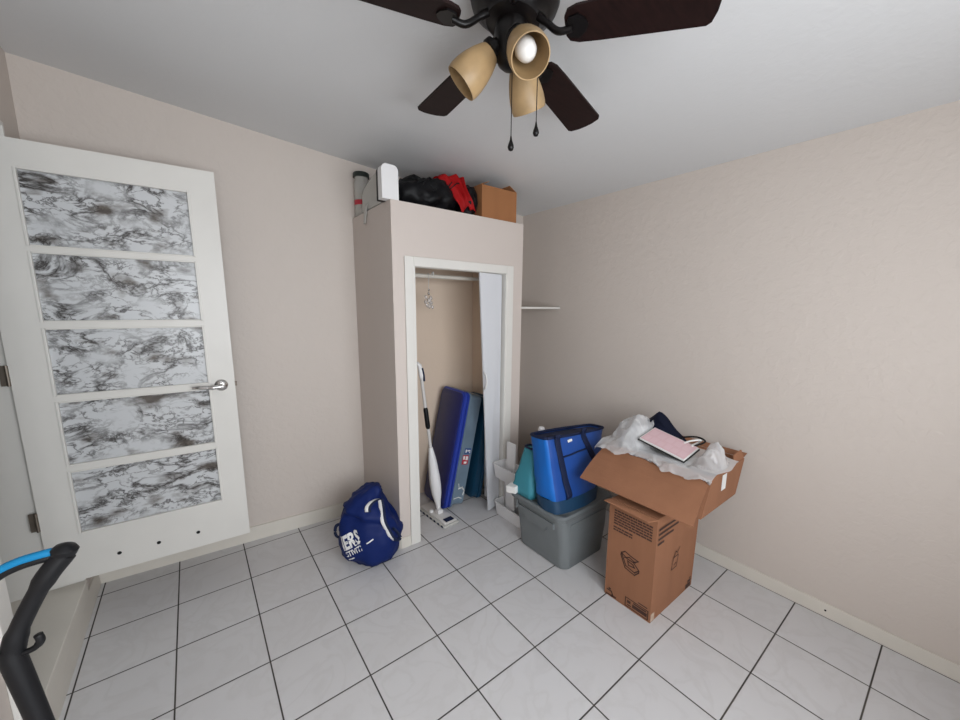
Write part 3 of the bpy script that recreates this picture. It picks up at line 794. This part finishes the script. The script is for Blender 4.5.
press(bmt, tree, org - yd * .042 + xd * .004, xd, yd, .002); obj('printed_lettering', bmt, M['paper'], t, label='smaller white second line of letters')
bmt = bmesh.new(); rect_bm(bmt, 0, 0, .045, .008, 4); press(bmt, tree, org - yd * .066, xd, yd, .002); obj('printed_line', bmt, M['paper'], t)
bmt = bmesh.new(); rect_bm(bmt, .155, .006, .20, .013, 4); press(bmt, tree, org - yd * .03, xd, yd, .002); obj('printed_line', bmt, M['paper'], t)
# handles
def surf(side, z, off=.008):
    p = base + cr * side + V((0, 0, z)); h = tree.ray_cast(p - cf * .5, cf)
    return (h[0] if h[0] is not None else p) - cf * off
hp = [surf(.015, .345, .008), surf(.015, .372, .018), surf(.035, .390, .022), surf(.062, .380, .02), surf(.080, .350, .015), surf(.108, .29, .012), surf(.132, .23, .012), surf(.155, .185, .014), surf(.170, .150, .016)]
obj('webbing_handle', T(smooth_path(hp, 5), .01, 8, flat=(.013, .003, tuple(cr))), M['paper'], t, label='white stripe webbing of the carry handle', smooth=True)
hp2 = [p - V((0, 0, .012)) + cr * .004 for p in hp]
obj('webbing_handle', T(smooth_path([p + cr * .016 for p in hp], 5), .01, 8, flat=(.009, .004, tuple(cr))), M['navy_web'], t, smooth=True)
hp = [base + cr * (.165) + cf * -.07 + V((0, 0, .235)), base + cr * .195 + cf * -.08 + V((0, 0, .215)), base + cr * .212 + cf * -.085 + V((0, 0, .185)), base + cr * .198 + cf * -.08 + V((0, 0, .165)), base + cr * .17 + cf * -.075 + V((0, 0, .16))]
obj('side_loop', T(smooth_path(hp, 5), .01, 8, flat=(.011, .0035, (0, 0, 1))), M['navy_web'], t, smooth=True)
hp = [base - cr * .150 - cf * .03 + V((0, 0, .235)), base - cr * .192 - cf * .03 + V((0, 0, .225)), base - cr * .205 - cf * .03 + V((0, 0, .185)), base - cr * .196 - cf * .03 + V((0, 0, .150)), base - cr * .160 - cf * .03 + V((0, 0, .14))]
obj('side_loop', T(smooth_path(hp, 5), .01, 8, flat=(.010, .003, (0, 0, 1))), M['navy_web'], t, smooth=True)

# ------------------------------------------------------------------ white caddy
t = thing('plastic_caddy', 'white plastic two-tier caddy on the floor beside the grey tote', 'caddy', (2.29, -.77, 0))
def tray(name, x0, x1, y0, y1, z0, h):
    cx_, cy_ = (x0 + x1) / 2, (y0 + y1) / 2; wx, wy = (x1 - x0) / 2, (y1 - y0) / 2; R_ = .035
    rings = [rr(cx_, cy_, wx - .010, wy - .010, R_, z0), rr(cx_, cy_, wx - .003, wy - .003, R_, z0 + h * .5), rr(cx_, cy_, wx, wy, R_, z0 + h), rr(cx_, cy_, wx + .005, wy + .005, R_, z0 + h + .001), rr(cx_, cy_, wx + .005, wy + .005, R_, z0 + h + .007),
             rr(cx_, cy_, wx - .004, wy - .004, R_, z0 + h + .007), rr(cx_, cy_, wx - .008, wy - .008, R_, z0 + h * .5), rr(cx_, cy_, wx - .014, wy - .014, R_, z0 + .005)]
    return obj(name, loft(bmesh.new(), rings), M['whiteplastic'], t, smooth=40)
tray('tray', 2.235, 2.36, -.945, -.615, .001, .095)
tray('tray', 2.225, 2.35, -.945, -.605, .30, .10)
obj('upright', B((2.262, -.815, .010), (2.278, -.725, .60), bevel=.006), M['whiteplastic'], t, smooth=40)
obj('upright', B((2.330, -.93, .010), (2.342, -.63, .415), bevel=.004), M['whiteplastic'], t, smooth=40)

# ------------------------------------------------------------------ grey tote with lid
t = thing('storage_tote', 'grey lidded plastic storage tote under the blue tote bag', 'storage tote', (2.36, -1.19, 0))
cx_, cy_ = 2.345, -1.185
def gr(k, z, r=.055): return rr(cx_, cy_ - (.012 if k > .03 else 0), .250 - k, .225 - k * .45, r, z, 7)
rings = [gr(.062, .001), gr(.052, .006), gr(.032, .20), gr(.020, .31), gr(.008, .318), gr(.008, .352), gr(.014, .353), gr(.014, .32), gr(.038, .20), gr(.066, .010)]
obj('tote_body', loft(bmesh.new(), rings), M['tote'], t, smooth=40)
rings = [gr(-.006, .340), gr(-.012, .344), gr(-.014, .362), gr(-.006, .370), gr(.012, .371), gr(.030, .362), gr(.06, .362), gr(.07, .366), gr(.16, .366)]
obj('lid', loft(bmesh.new(), rings, cap0=True), M['totelid'], t, smooth=40)
# moulded shoulder and handle on the two seen sides
bm = bmesh.new()
pr_ = [(-.15, .30), (-.15, .262), (-.10, .255), (-.075, .222), (.075, .222), (.10, .255), (.15, .262), (.15, .30)]
quad_prism(bm, [V((2.122 - (z - .25) * .1 + .004, cy_ + y, z)) for y, z in pr_], [V((2.118 - (z - .25) * .1 - .012, cy_ + y, z)) for y, z in pr_])
quad_prism(bm, [V((cx_ + y * 1.1, -1.388 - (z - .25) * .06 + .010, z)) for y, z in pr_], [V((cx_ + y * 1.1, -1.395 - (z - .25) * .06 - .012, z)) for y, z in pr_])
obj('moulded_handle', bm, M['tote'], t)
bm = B((2.091, -1.035, .275), (2.100, -1.015, .335), bevel=.004); obj('lid_catch', bm, M['totelid'], t)

# ------------------------------------------------------------------ blue tote bag on the tote
TL = .3725
t = thing('tote_bag', 'large blue insulated tote bag with dark straps on the grey tote', 'bag', (2.30, -1.28, TL))
bot = [(2.105, -1.365), (2.47, -1.375), (2.49, -1.20), (2.115, -1.185)]
top = [(2.085, -1.275), (2.700, -1.235), (2.705, -1.115), (2.115, -1.115)]
zt = [.815, .755, .745, .795]
def bag_ring(tt, n=9, bulge=.022):
    pts = []
    cs = []
    for i in range(4):
        a = V((*bot[i], TL)); b = V((*top[i], zt[i])); cs.append(a + (b - a) * tt)
    cen = sum(cs, V((0, 0, 0))) / 4
    for i in range(4):
        a, b = cs[i], cs[(i + 1) % 4]; d = (b - a); nn = V((d.y, -d.x, 0)).normalized()
        for k in range(n):
            s = k / n; p = a + d * s
            p = p + nn * bulge * math.sin(PI * s) * (1 - .4 * tt) * (1 if i != 1 else .5)
            if k == 0: p = p + (cen - p) * .03
            pts.append(p)
    return pts
N9 = 12
def band(t0, t1, m, name, steps=10, c0=False, c1=False, out=0, closed_in=False):
    bm = bmesh.new(); rings = [bag_ring(t0 + (t1 - t0) * k / steps, N9) for k in range(steps + 1)]
    if out:
        for ring in rings:
            cen = sum(ring, V((0, 0, 0))) / len(ring)
            for i, p in enumerate(ring): ring[i] = p + V((p.x - cen.x, p.y - cen.y, 0)).normalized() * out
    loft(bm, rings, c0, c1); return bm
bm = band(0, .17, None, '', 4, True, False, .002); sag(bm, .006, 9, 4, TL); obj('bag_base', bm, M['navy_base'], t, smooth=50)
bm = band(.16, 1, None, '', 14, True, False); sag(bm, .012, 7, 4); bodyb = obj('bag_body', bm, [M['bright_nylon'], M['blue_nylon']], t, smooth=50)
for p in bodyb.data.polygons:     # the end gusset is a brighter blue than the front
    if p.normal.x > -.55: p.material_index = 1
tb = bvh_of(bodyb)
# binding at the rim
rim = bag_ring(1, N9); obj('rim_binding', T(rim + [rim[0]], .009, 8), M['navy_web'], t, smooth=True)
# zip cover sunk in the top
bm = bmesh.new(); loft(bm, [[p - V((0, 0, .012)) for p in rim]], True, False); obj('zip_cover', bm, M['navy_web'], t)
def fp(x, z, off=.006):     # point on the front face
    h = tb.ray_cast(V((x, -1.8, z)), V((0, 1, 0)))
    return (h[0] if h[0] is not None else V((x, -1.25, z))) + V((0, -off, 0))
for xa_, xb_ in ((2.180, 2.225), (2.415, 2.50)):
    pts = [fp(2.205, .40, .009), fp(2.200, .45), fp(2.190, .56), fp(2.170, .775)]
    if xa_ > 2.3: pts = [fp(2.56, .47), fp(2.52, .56), fp(2.47, .66), fp(2.425, .765)]
    top_ = pts[-1] + V((-.005, -.004, .050))
    back = top_ + V((.02, .09, -.03))
    obj('strap', T(smooth_path(pts + [top_, back], 6), .01, 8, flat=(.024, .003, (1, 0, 0))), M['navy_web'], t, smooth=True)
bm = T(smooth_path([fp(x_, .690 + (x_ - 2.2) * -.02, .008) for x_ in (2.20, 2.27, 2.34, 2.40, 2.44)], 3), .005, 6); obj('pocket_trim', bm, M['navy_web'], t)
bm = rect_bm(bmesh.new(), -.022, -.007, .022, .007, 3); press(bm, tb, (2.285, -1.3, .765), (1, 0, 0), (0, 0, 1), .003, .5); obj('tag_patch', bm, M['paper'], t, label='small white tag near the rim')
# teal pouch wedged behind it
t = thing('teal_pouch', 'teal fabric pouch standing behind the blue tote bag', 'pouch', (2.15, -1.06, TL))
rings = []
for k in range(9):
    tt = k / 8; cxp = 2.145 + .045 * tt; cyp = -1.060 + .01 * tt
    wx = .062 * (1 - .55 * tt); wy = .105 * (1 - .62 * tt)
    if k == 0: wx *= .8; wy *= .85
    rings.append(rr(cxp, cyp, wx, wy, .03, TL + .30 * tt, 4))
bm = loft(bmesh.new(), rings); sag(bm, .016, 8, 6, TL); obj('pouch_body', bm, M['teal'], t, smooth=True)
obj('drawcord', T([p + V((0, 0, .004)) for p in rr(2.19, -1.055, .030, .042, .028, TL + .300, 4)] + [rr(2.19, -1.055, .030, .042, .028, TL + .304, 4)[0]], .007, 8), M['navy_web'], t, smooth=True)
# white paper corner and white object behind
o = obj('white_packet', box(bmesh.new(), (-.05, -.035, 0), (.05, .035, .045), Matrix.Translation((2.105, -.995, TL)) @ Matrix.Rotation(.3, 4, 'Z') @ Matrix.Rotation(-.1, 4, 'X'), bevel=.004), M['paper'])
o.location.z = TL + .001; tag(o, 'small white packet lying on the tote lid in front of teal pouch', 'packet')
o = obj('white_bottle', lathe(bmesh.new(), [(0, 0), (.034, 0), (.036, .01), (.036, .26), (.020, .31), (.016, .33), (.020, .334), (.021, .432), (.016, .44), (0, .44)], Matrix.Translation((2.30, -1.03, TL)) @ Matrix.Diagonal((1, 1, .93, 1)), 24), M['whiteplastic'], smooth=50)
tag(o, 'white bottle top peeking out from behind the blue tote bag', 'bottle')

# ------------------------------------------------------------------ tall cardboard box
t = thing('cardboard_box', 'tall printed cardboard box standing on the floor', 'box', (2.43, -1.77, 0))
bx0, bx1, by0, by1, bz = 2.205, 2.655, -1.905, -1.640, .560
bm = bmesh.new(); open_box(bm, bx0, bx1, by0, by1, .001, bz, .005)
for v in bm.verts:
    if v.co.z > .5: v.co.y += .004 * math.sin(v.co.x * 9)
obj('body', bm, M['card'], t)
# flaps: left one folded down outward a little, others folded in under the upper box
bm = bmesh.new(); quad_prism(bm, [V(p) for p in ((bx0 - .001, by0, bz), (bx0 - .001, by1, bz), (bx0 - .05, by1 + .006, bz + .004), (bx0 - .045, by0 + .03, bz - .008))], [V(p) for p in ((bx0 - .001, by0, bz + .005), (bx0 - .001, by1, bz + .005), (bx0 - .05, by1 + .006, bz + .009), (bx0 - .045, by0 + .03, bz - .003))])
obj('flap', bm, M['card'], t)
bm = B((bx0 + .003, by0 + .003, bz + .0005), (bx1 - .003, by1 - .003, bz + .005)); obj('flap', bm, M['card'], t)
def mark(name, draw, origin, xd, yd, m=M['ink'], lab=None):
    bm = bmesh.new(); draw(bm); put(bm, origin, xd, yd, .0009); return obj(name, bm, m, t, label=lab)
LF = dict(xd=(0, -1, 0), yd=(0, 0, 1)); FF = dict(xd=(1, 0, 0), yd=(0, 0, 1))
def lines(bm):
    random.seed(3)
    for k in range(8):
        x = 0; y = -k * .0145 - (.007 if k > 5 else 0); xe = .212 if k < 6 else .11
        while x < xe:
            w = random.uniform(.010, .028); rect_bm(bm, x, y, min(x + w, xe), y + .0092); x += w + .0025
mark('printed_text_lines', lines, (bx0, by1 - .028, .508), **LF, lab='rows of small dark print')
def lines2(bm):
    for k, (a, b) in enumerate(((.0, .23), (.0, .20), (.0, .15), (.0, .06))): rect_bm(bm, a, -k * .026, b, -k * .026 + .012)
mark('printed_text_lines', lines2, (bx0 + .012, by0, .500), **FF)
def icon(bm):     # folded-carton recycling drawing
    w = .0062
    line2(bm, [(-.050, .030), (-.020, -.030), (.030, -.042), (.052, -.018), (.020, .010), (-.016, .012)], w, True)
    line2(bm, [(-.050, .030), (-.030, .046), (.005, .036), (.045, .030), (.020, .010)], w)
    line2(bm, [(-.050, .030), (-.052, .016), (-.024, -.044), (.030, -.056), (.052, -.030), (.052, -.018)], w)
    line2(bm, [(-.030, .012), (-.004, .026), (.030, .014)], w); line2(bm, [(-.012, .002), (.018, -.004), (.028, -.016), (-.006, -.020)], w, True)
mark('carton_symbol', icon, (bx0, -1.775, .265), **LF, lab='dark printed carton symbol')
def icon2(bm):
    w = .005
    line2(bm, [(-.035, -.045), (.020, -.045), (.030, .020), (-.020, .020)], w, True); line2(bm, [(-.02, .02), (.0, .05), (.018, .036), (.040, .060)], w); line2(bm, [(-.01, -.025), (.012, -.02)], w)
mark('carton_symbol', icon2, (bx0 + .215, by0, .262), **FF)
def corner1(bm):
    line2(bm, [(0, .004), (.035, .004)], .008); line2(bm, [(.004, .03), (.03, .03), (.04, .012)], .007); rect_bm(bm, .012, .036, .026, .046); rect_bm(bm, .03, .002, .06, .012)
mark('printed_mark', corner1, (bx0, by1 - .012, .006), **LF)
def panel_print(bm):
    line2(bm, [(0, 0), (.125, 0), (.125, .048), (0, .048)], .005, True); rect_bm(bm, .010, .022, .030, .038); rect_bm(bm, .040, .010, .120, .030); rect_bm(bm, .045, .034, .115, .042); rect_bm(bm, .07, .058, .12, .064); rect_bm(bm, .012, .008, .034, .014)
mark('printed_panel', panel_print, (bx0, by0 + .138, .012), **LF, lab='dark printed block at the bottom corner')
def corner2(bm): rect_bm(bm, 0, .002, .060, .030); rect_bm(bm, .02, .034, .060, .050); rect_bm(bm, .04, .054, .060, .062)
mark('printed_mark', corner2, (bx1 - .075, by0, .004), **FF)
mark('tape', lambda bm: rect_bm(bm, 0, 0, .035, .045), (bx0 + .003, by0, .004), **FF, m=M['tape'])

# ------------------------------------------------------------------ open box on top of it
t = thing('cardboard_box', 'open cardboard box with flaps out lying across the tall box', 'box', (2.65, -1.72, .567))
zb, ztp = .568, .755
def slab(bm, p, th):       # quad p with thickness vector
    quad_prism(bm, [V(q) for q in p], [V(q) + V(th) for q in p])
b0, b1, u0, u1 = 2.365, 2.790, 2.455, 2.865; ya_, yb_ = -2.02, -1.455
bm = bmesh.new()
slab(bm, [(b0, ya_, zb), (b1, ya_, zb), (b1, yb_, zb), (b0, yb_, zb)], (0, 0, .005))
slab(bm, [(b0, ya_, zb + .0055), (b0, yb_, zb + .0055), (u0, yb_, ztp), (u0, ya_, ztp)], (.006, 0, 0))
slab(bm, [(b1, ya_, zb + .0055), (b1, yb_, zb + .0055), (u1, yb_, ztp), (u1, ya_, ztp)], (-.006, 0, 0))
slab(bm, [(b0, ya_, zb), (b1, ya_, zb), (u1, ya_, ztp), (u0, ya_, ztp)], (0, -.006, 0))
slab(bm, [(b0, yb_, zb), (b1, yb_, zb), (u1, yb_, ztp), (u0, yb_, ztp)], (0, .006, 0))
obj('body', bm, M['card'], t)
bm = bmesh.new()     # front flap folded out and down
for k in range(6):
    a = k / 6; b = (k + 1) / 6
    def fp_(s, y): return V((u0 - .004 - .245 * s, y + .012 * s * (1 if y > -1.7 else -2.8), ztp + .002 - .155 * s - .02 * math.sin(PI * s) * -1))
    slab(bm, [fp_(a, ya_ - .004), fp_(b, ya_ - .004), fp_(b, yb_ + .01), fp_(a, yb_ + .01)], (0, 0, .0055))
bmesh.ops.remove_doubles(bm, verts=bm.verts, dist=.0002)
obj('flap', bm, M['card'], t)
bm = bmesh.new(); slab(bm, [(u0 + .27, ya_ - .003, ztp - .02), (u1 - .004, ya_ - .003, ztp + .001), (u1 - .006, ya_ + .012, ztp + .045), (u0 + .33, ya_ + .02, ztp + .03)], (0, .005, 0)); 
obj('flap', bm, M['card'], t)
bm = bmesh.new(); slab(bm, [(u1 + .003, ya_, ztp + .001), (u1 + .003, yb_, ztp + .001), (u1 + .05, yb_, ztp + .020), (u1 + .05, ya_, ztp + .015)], (.004, 0, 0)); obj('flap', bm, M['card'], t)
bm = rect_bm(bmesh.new(), 0, 0, .055, .085); put(bm, (2.575, ya_ - .006, .650), (1, 0, 0), (0, 0, 1)); obj('shipping_label', bm, M['paper'], t, label='white paper label on the side')
bm = bmesh.new(); slab(bm, [(u0 + .08, ya_ + .01, ztp - .01), (u0 + .08, yb_ - .01, ztp - .04), (u1 - .01, yb_ - .01, ztp - .05), (u1 - .01, ya_ + .01, ztp - .035)], (0, 0, .005)); obj('inner_flap', bm, M['card_in'], t)

# clear plastic bag full of things
t = thing('plastic_bag', 'crumpled clear plastic bag spilling over the open cardboard box', 'bag', (2.6, -1.75, .70))
def crumple(c, r, seed, amp, scale, sub=5):
    bm = bmesh.new(); bmesh.ops.create_icosphere(bm, subdivisions=sub, radius=1)
    for v in bm.verts: v.co = V((v.co.x * r[0], v.co.y * r[1], v.co.z * r[2])) + V(c)
    sag(bm, amp, scale, seed); return bm
def merge(*bms):
    out = bms[0]
    for b in bms[1:]:
        me_ = bpy.data.meshes.new('x'); b.to_mesh(me_); b.free(); out.from_mesh(me_); bpy.data.meshes.remove(me_)
    return out
NB = V((2.545, -1.755, .828))
e1 = (V((2.455, -1.88, .80)) - V((2.455, -1.60, .855))).normalized(); e2 = V((.83, .03, .20)); e2 = (e2 - e1 * e2.dot(e1)).normalized(); e3 = e1.cross(e2).normalized()
if e3.z < 0: e3 = -e3
MN = Matrix((e1, e2, e3)).transposed().to_4x4(); MN.translation = NB
MNI = MN.inverted()
def bag_skin(seed, grow):
    # height field draped from the wall side over the front edge of the box
    bm = bmesh.new(); n, m = 70, 60; G = []
    for i in range(n + 1):
        u = i / n; y = -1.395 - .655 * u
        row = []
        for j in range(m + 1):
            w = j / m
            x = 2.80 - .07 * u - (.41 - .07 * u) * w
            hump1 = .160 * math.exp(-(((y + 1.535) / .120) ** 2 + ((x - 2.60) / .16) ** 2) ** 1.5)
            hump2 = .115 * math.exp(-(((y + 1.965) / .062) ** 2 + ((x - 2.60) / .12) ** 2) ** 1.4)
            z = .755 + hump1 + hump2
            edge = min(u / .10, (1 - u) / .08, 1); z -= .05 * (1 - edge) ** 2
            # over the front edge it hangs down the flap
            fr = 2.455 - .03 + .02 * math.sin(u * 14)
            if x < u0: z = min(z, ztp + .012 - (u0 - x) * .52 + max(0, hump1 * .5))
            p = V((x, y, z))
            k_ = (ridged(p + V((seed, 0, 0)), 7, 4) - .55) * .055 + (ridged(p + V((0, seed, 0)), 20, 3) - .5) * .022
            z += k_ * (.5 if x < u0 else 1) + (.008 if x < u0 else 0)
            y2 = y + .02 * noise.noise(V((x * 8, y * 8, seed))); x2 = x + .025 * noise.noise(V((x * 9, y * 9, seed + 4)))
            if j == m: x2 -= .03 * math.sin(u * 10) + .02 * math.sin(u * 31)
            z = max(z, ztp + .020 - max(0, (u0 - x2)) * .60)
            q = MNI @ V((x2, y2, z))     # the film is pressed down under the notebook lying on it
            if abs(q.x) < .175 and abs(q.y) < .115 and q.z > -.016:
                k2 = min(1, (.175 - abs(q.x)) / .028, (.115 - abs(q.y)) / .028)
                z -= (q.z + .016) * k2 * 1.05
            row.append(bm.verts.new((x2, y2, z + grow)))
        G.append(row)
    for i in range(n):
        for j in range(m): bm.faces.new((G[i][j], G[i + 1][j], G[i + 1][j + 1], G[i][j + 1]))
    return bm
bs = obj('bag_film', bag_skin(2, .004), M['bagplastic'], t, smooth=True)
inner = merge(crumple((2.60, -1.555, .765), (.125, .095, .105), 3, .03, 10, 4), crumple((2.64, -1.74, .725), (.14, .13, .035), 8, .02, 10, 4))
obj('contents', inner, M['baginner'], t, smooth=True)
tbag = bvh_of(bs)
# pink notebook
t = thing('notebook', 'pink-paged open planner with black cover lying on the plastic bag', 'notebook', NB)
obj('cover', box(bmesh.new(), (-.134, -.083, -.006), (.134, .083, -.002), MN, bevel=.001), M['black'], t)
obj('page_block', box(bmesh.new(), (-.128, -.077, -.0018), (.128, .077, .008), MN, bevel=.001), M['paper'], t)
bm = bmesh.new(); rect_bm(bm, -.124, -.073, .124, .073); bm2 = put(bm, (0, 0, 0), (1, 0, 0), (0, 1, 0), .0086); bmesh.ops.transform(bm2, matrix=MN, verts=bm2.verts); obj('page_print', bm2, M['pinkpaper'], t, label='pink printed page')
bm = bmesh.new()
for k in range(6): rect_bm(bm, -.117 + k * .040, -.064, -.117 + k * .040 + .032, -.02 + .01 * (k % 2))
for k in range(5): rect_bm(bm, -.115 + k * .047, .0, -.115 + k * .047 + .036, .05)
put(bm, (0, 0, 0), (1, 0, 0), (0, 1, 0), .0092); bmesh.ops.transform(bm, matrix=MN, verts=bm.verts); obj('page_print', bm, mat('pale_pink_print', (.69, .48, .51), rough=.5), t)
# navy cloth
bm = bmesh.new(); quad = [V((2.62, -1.60, .80)), V((2.69, -1.86, .80)), V((2.70, -1.625, .958)), V((2.665, -1.545, .89))]
n = 18; G = []
def npt(a, b):
    # triangular peak leaning back
    bs_ = V((2.62, -1.555, .80)) * (1 - a) + V((2.66, -1.79, .79)) * a
    tp_ = V((2.70, -1.59, .955)) * (1 - a) + V((2.70, -1.70, .86)) * a
    if a < .35: tp_ = V((2.69, -1.54, .885)).lerp(V((2.70, -1.62, .962)), a / .35)
    else: tp_ = V((2.70, -1.62, .962)).lerp(V((2.71, -1.80, .80)), (a - .35) / .65)
    p = bs_.lerp(tp_, b); p.x -= .035 * math.sin(PI * b) * math.sin(PI * a) + .018 * noise.noise(V((a * 5, b * 4, 1)))
    return p
for i in range(n + 1): G.append([bm.verts.new(npt(i / n, j / n)) for j in range(n + 1)])
for i in range(n):
    for j in range(n): bm.faces.new((G[i][j], G[i + 1][j], G[i + 1][j + 1], G[i][j + 1]))
bmesh.ops.solidify(bm, geom=bm.faces, thickness=-.02)
o = obj('navy_cloth', bm, M['navy_cloth'], smooth=60); tag(o, 'navy blue cloth pouch peaking up behind the pink notebook', 'cloth')
# looped white cable with a black lead
t = thing('cable', 'looped black and white cable lying behind the notebook', 'cable', (2.66, -1.84, .83))
obj('white_lead', T(smooth_path([(2.60, -1.80, .825), (2.61, -1.84, .855), (2.64, -1.88, .865), (2.66, -1.86, .84), (2.62, -1.84, .825), (2.60, -1.86, .835)], 6), .005, 8), M['paper'], t, label='white lead', smooth=True)
obj('black_lead', T(smooth_path([(2.66, -1.75, .83), (2.68, -1.79, .85), (2.68, -1.85, .865), (2.65, -1.90, .86), (2.62, -1.86, .83)], 6), .005, 8), M['black'], t, label='black lead', smooth=True)

# ------------------------------------------------------------------ floor cleaner handle, near left
t = thing('vacuum_cleaner', 'black upright cleaner handle with bright blue grip at the left edge', 'vacuum cleaner', (.27, -1.87, 0))
CAMP = V((.5206, -2.7086, 1.5597))
pA = V((.272, -1.88, .90)); jn = V((.255, -1.868, 1.035)); tip = V((.330, -1.862, 1.178))
low = V((.31, -1.90, .06)); dlow = (pA - jn)
foot = jn + dlow * ((jn.z - .09) / (jn.z - pA.z))
obj('pole', T([foot, pA, jn + V((0, 0, -.012)), jn + V((.002, 0, .004))], [.0135, .0135, .015, .0135], 20), M['black'], t, smooth=40)
obj('neck', T(smooth_path([jn + V((0, 0, -.01)), jn + V((.012, .001, .030)), jn + V((.045, .003, .095)), tip + V((-.004, 0, -.014))], 5), [.0140] * 5 + [.0120] * 5 + [.0145] * 6, 20), M['black'], t, smooth=40)
obj('neck_cap', lathe(bmesh.new(), [(0, .010), (.012, .006), (.0165, 0), (.0145, -.008), (0, -.012)], Matrix.Translation(tip + V((-.003, 0, -.006))) @ Matrix.Rotation(.25, 4, 'Y'), 24), M['black'], t, smooth=40)
gp = smooth_path([tip + V((-.010, .002, -.007)), tip + V((-.025, .002, -.006)), tip + V((-.055, .006, -.010)), tip + V((-.080, .010, -.022)), tip + V((-.105, .014, -.050)), tip + V((-.115, .016, -.09))], 6)
obj('handle_loop', T([p - V((0, 0, .0075)) for p in gp], .0065, 14), M['black'], t, smooth=True)
obj('blue_grip', T(gp, .0065, 14), M['cyan'], t, label='bright blue top of the loop grip', smooth=True)
obj('cord_hook', T(smooth_path([jn + V((.006, -.004, -.010)), jn + V((.024, -.008, -.006)), jn + V((.033, -.010, .004)), jn + V((.032, -.010, .016))], 5), [.0045] * 8 + [.0055] * 8, 10), M['black'], t, smooth=True)
obj('side_clamp', T([jn + V((-.065, .0, -.003)), jn + V((-.006, 0, -.006))], .009, 14), M['black'], t, smooth=40)
fx, fy = foot.x, foot.y
bm = bmesh.new(); loft(bm, [rr(fx, fy, .13, .11, .05, .003), rr(fx, fy, .135, .115, .05, .03), rr(fx, fy, .11, .09, .05, .07), rr(fx, fy, .035, .035, .03, .10)]); obj('cleaner_head', bm, M['black'], t, smooth=40)

# small fixing hole in the right baseboard
o = struct(obj('trim_6', lathe(bmesh.new(), [(0, .0012), (.0045, .001), (.005, 0), (0, 0)], Matrix.Translation((XR - .0125, -2.43, .035)) @ Matrix.Rotation(-PI / 2, 4, 'Y'), 12), M['dark']))

# ------------------------------------------------------------------ light
w = bpy.data.worlds.new('daylight'); bpy.context.scene.world = w; w.use_nodes = True
bg = w.node_tree.nodes['Background']; bg.inputs[0].default_value = (.80, .90, 1.0, 1); bg.inputs[1].default_value = 1.5
def area(name, loc, rot, sx, sy, power, col):
    l = bpy.data.lights.new(name, 'AREA'); l.shape = 'RECTANGLE'; l.size = sx; l.size_y = sy; l.energy = power; l.color = col
    o = bpy.data.objects.new(name, l); C.objects.link(o); o.location = loc; o.rotation_euler = rot; return o
area('window_daylight', ((WX0 + WX1) / 2, YN - .20, (WZ0 + WZ1) / 2), (math.radians(90), 0, 0), 2.1, 1.4, 75, (.93, .965, 1.0))

sc = bpy.context.scene
sc.view_settings.view_transform = 'Standard'; sc.view_settings.look = 'None'; sc.view_settings.gamma = 1
sc.view_settings.use_curve_mapping = False; sc.view_settings.exposure = .02
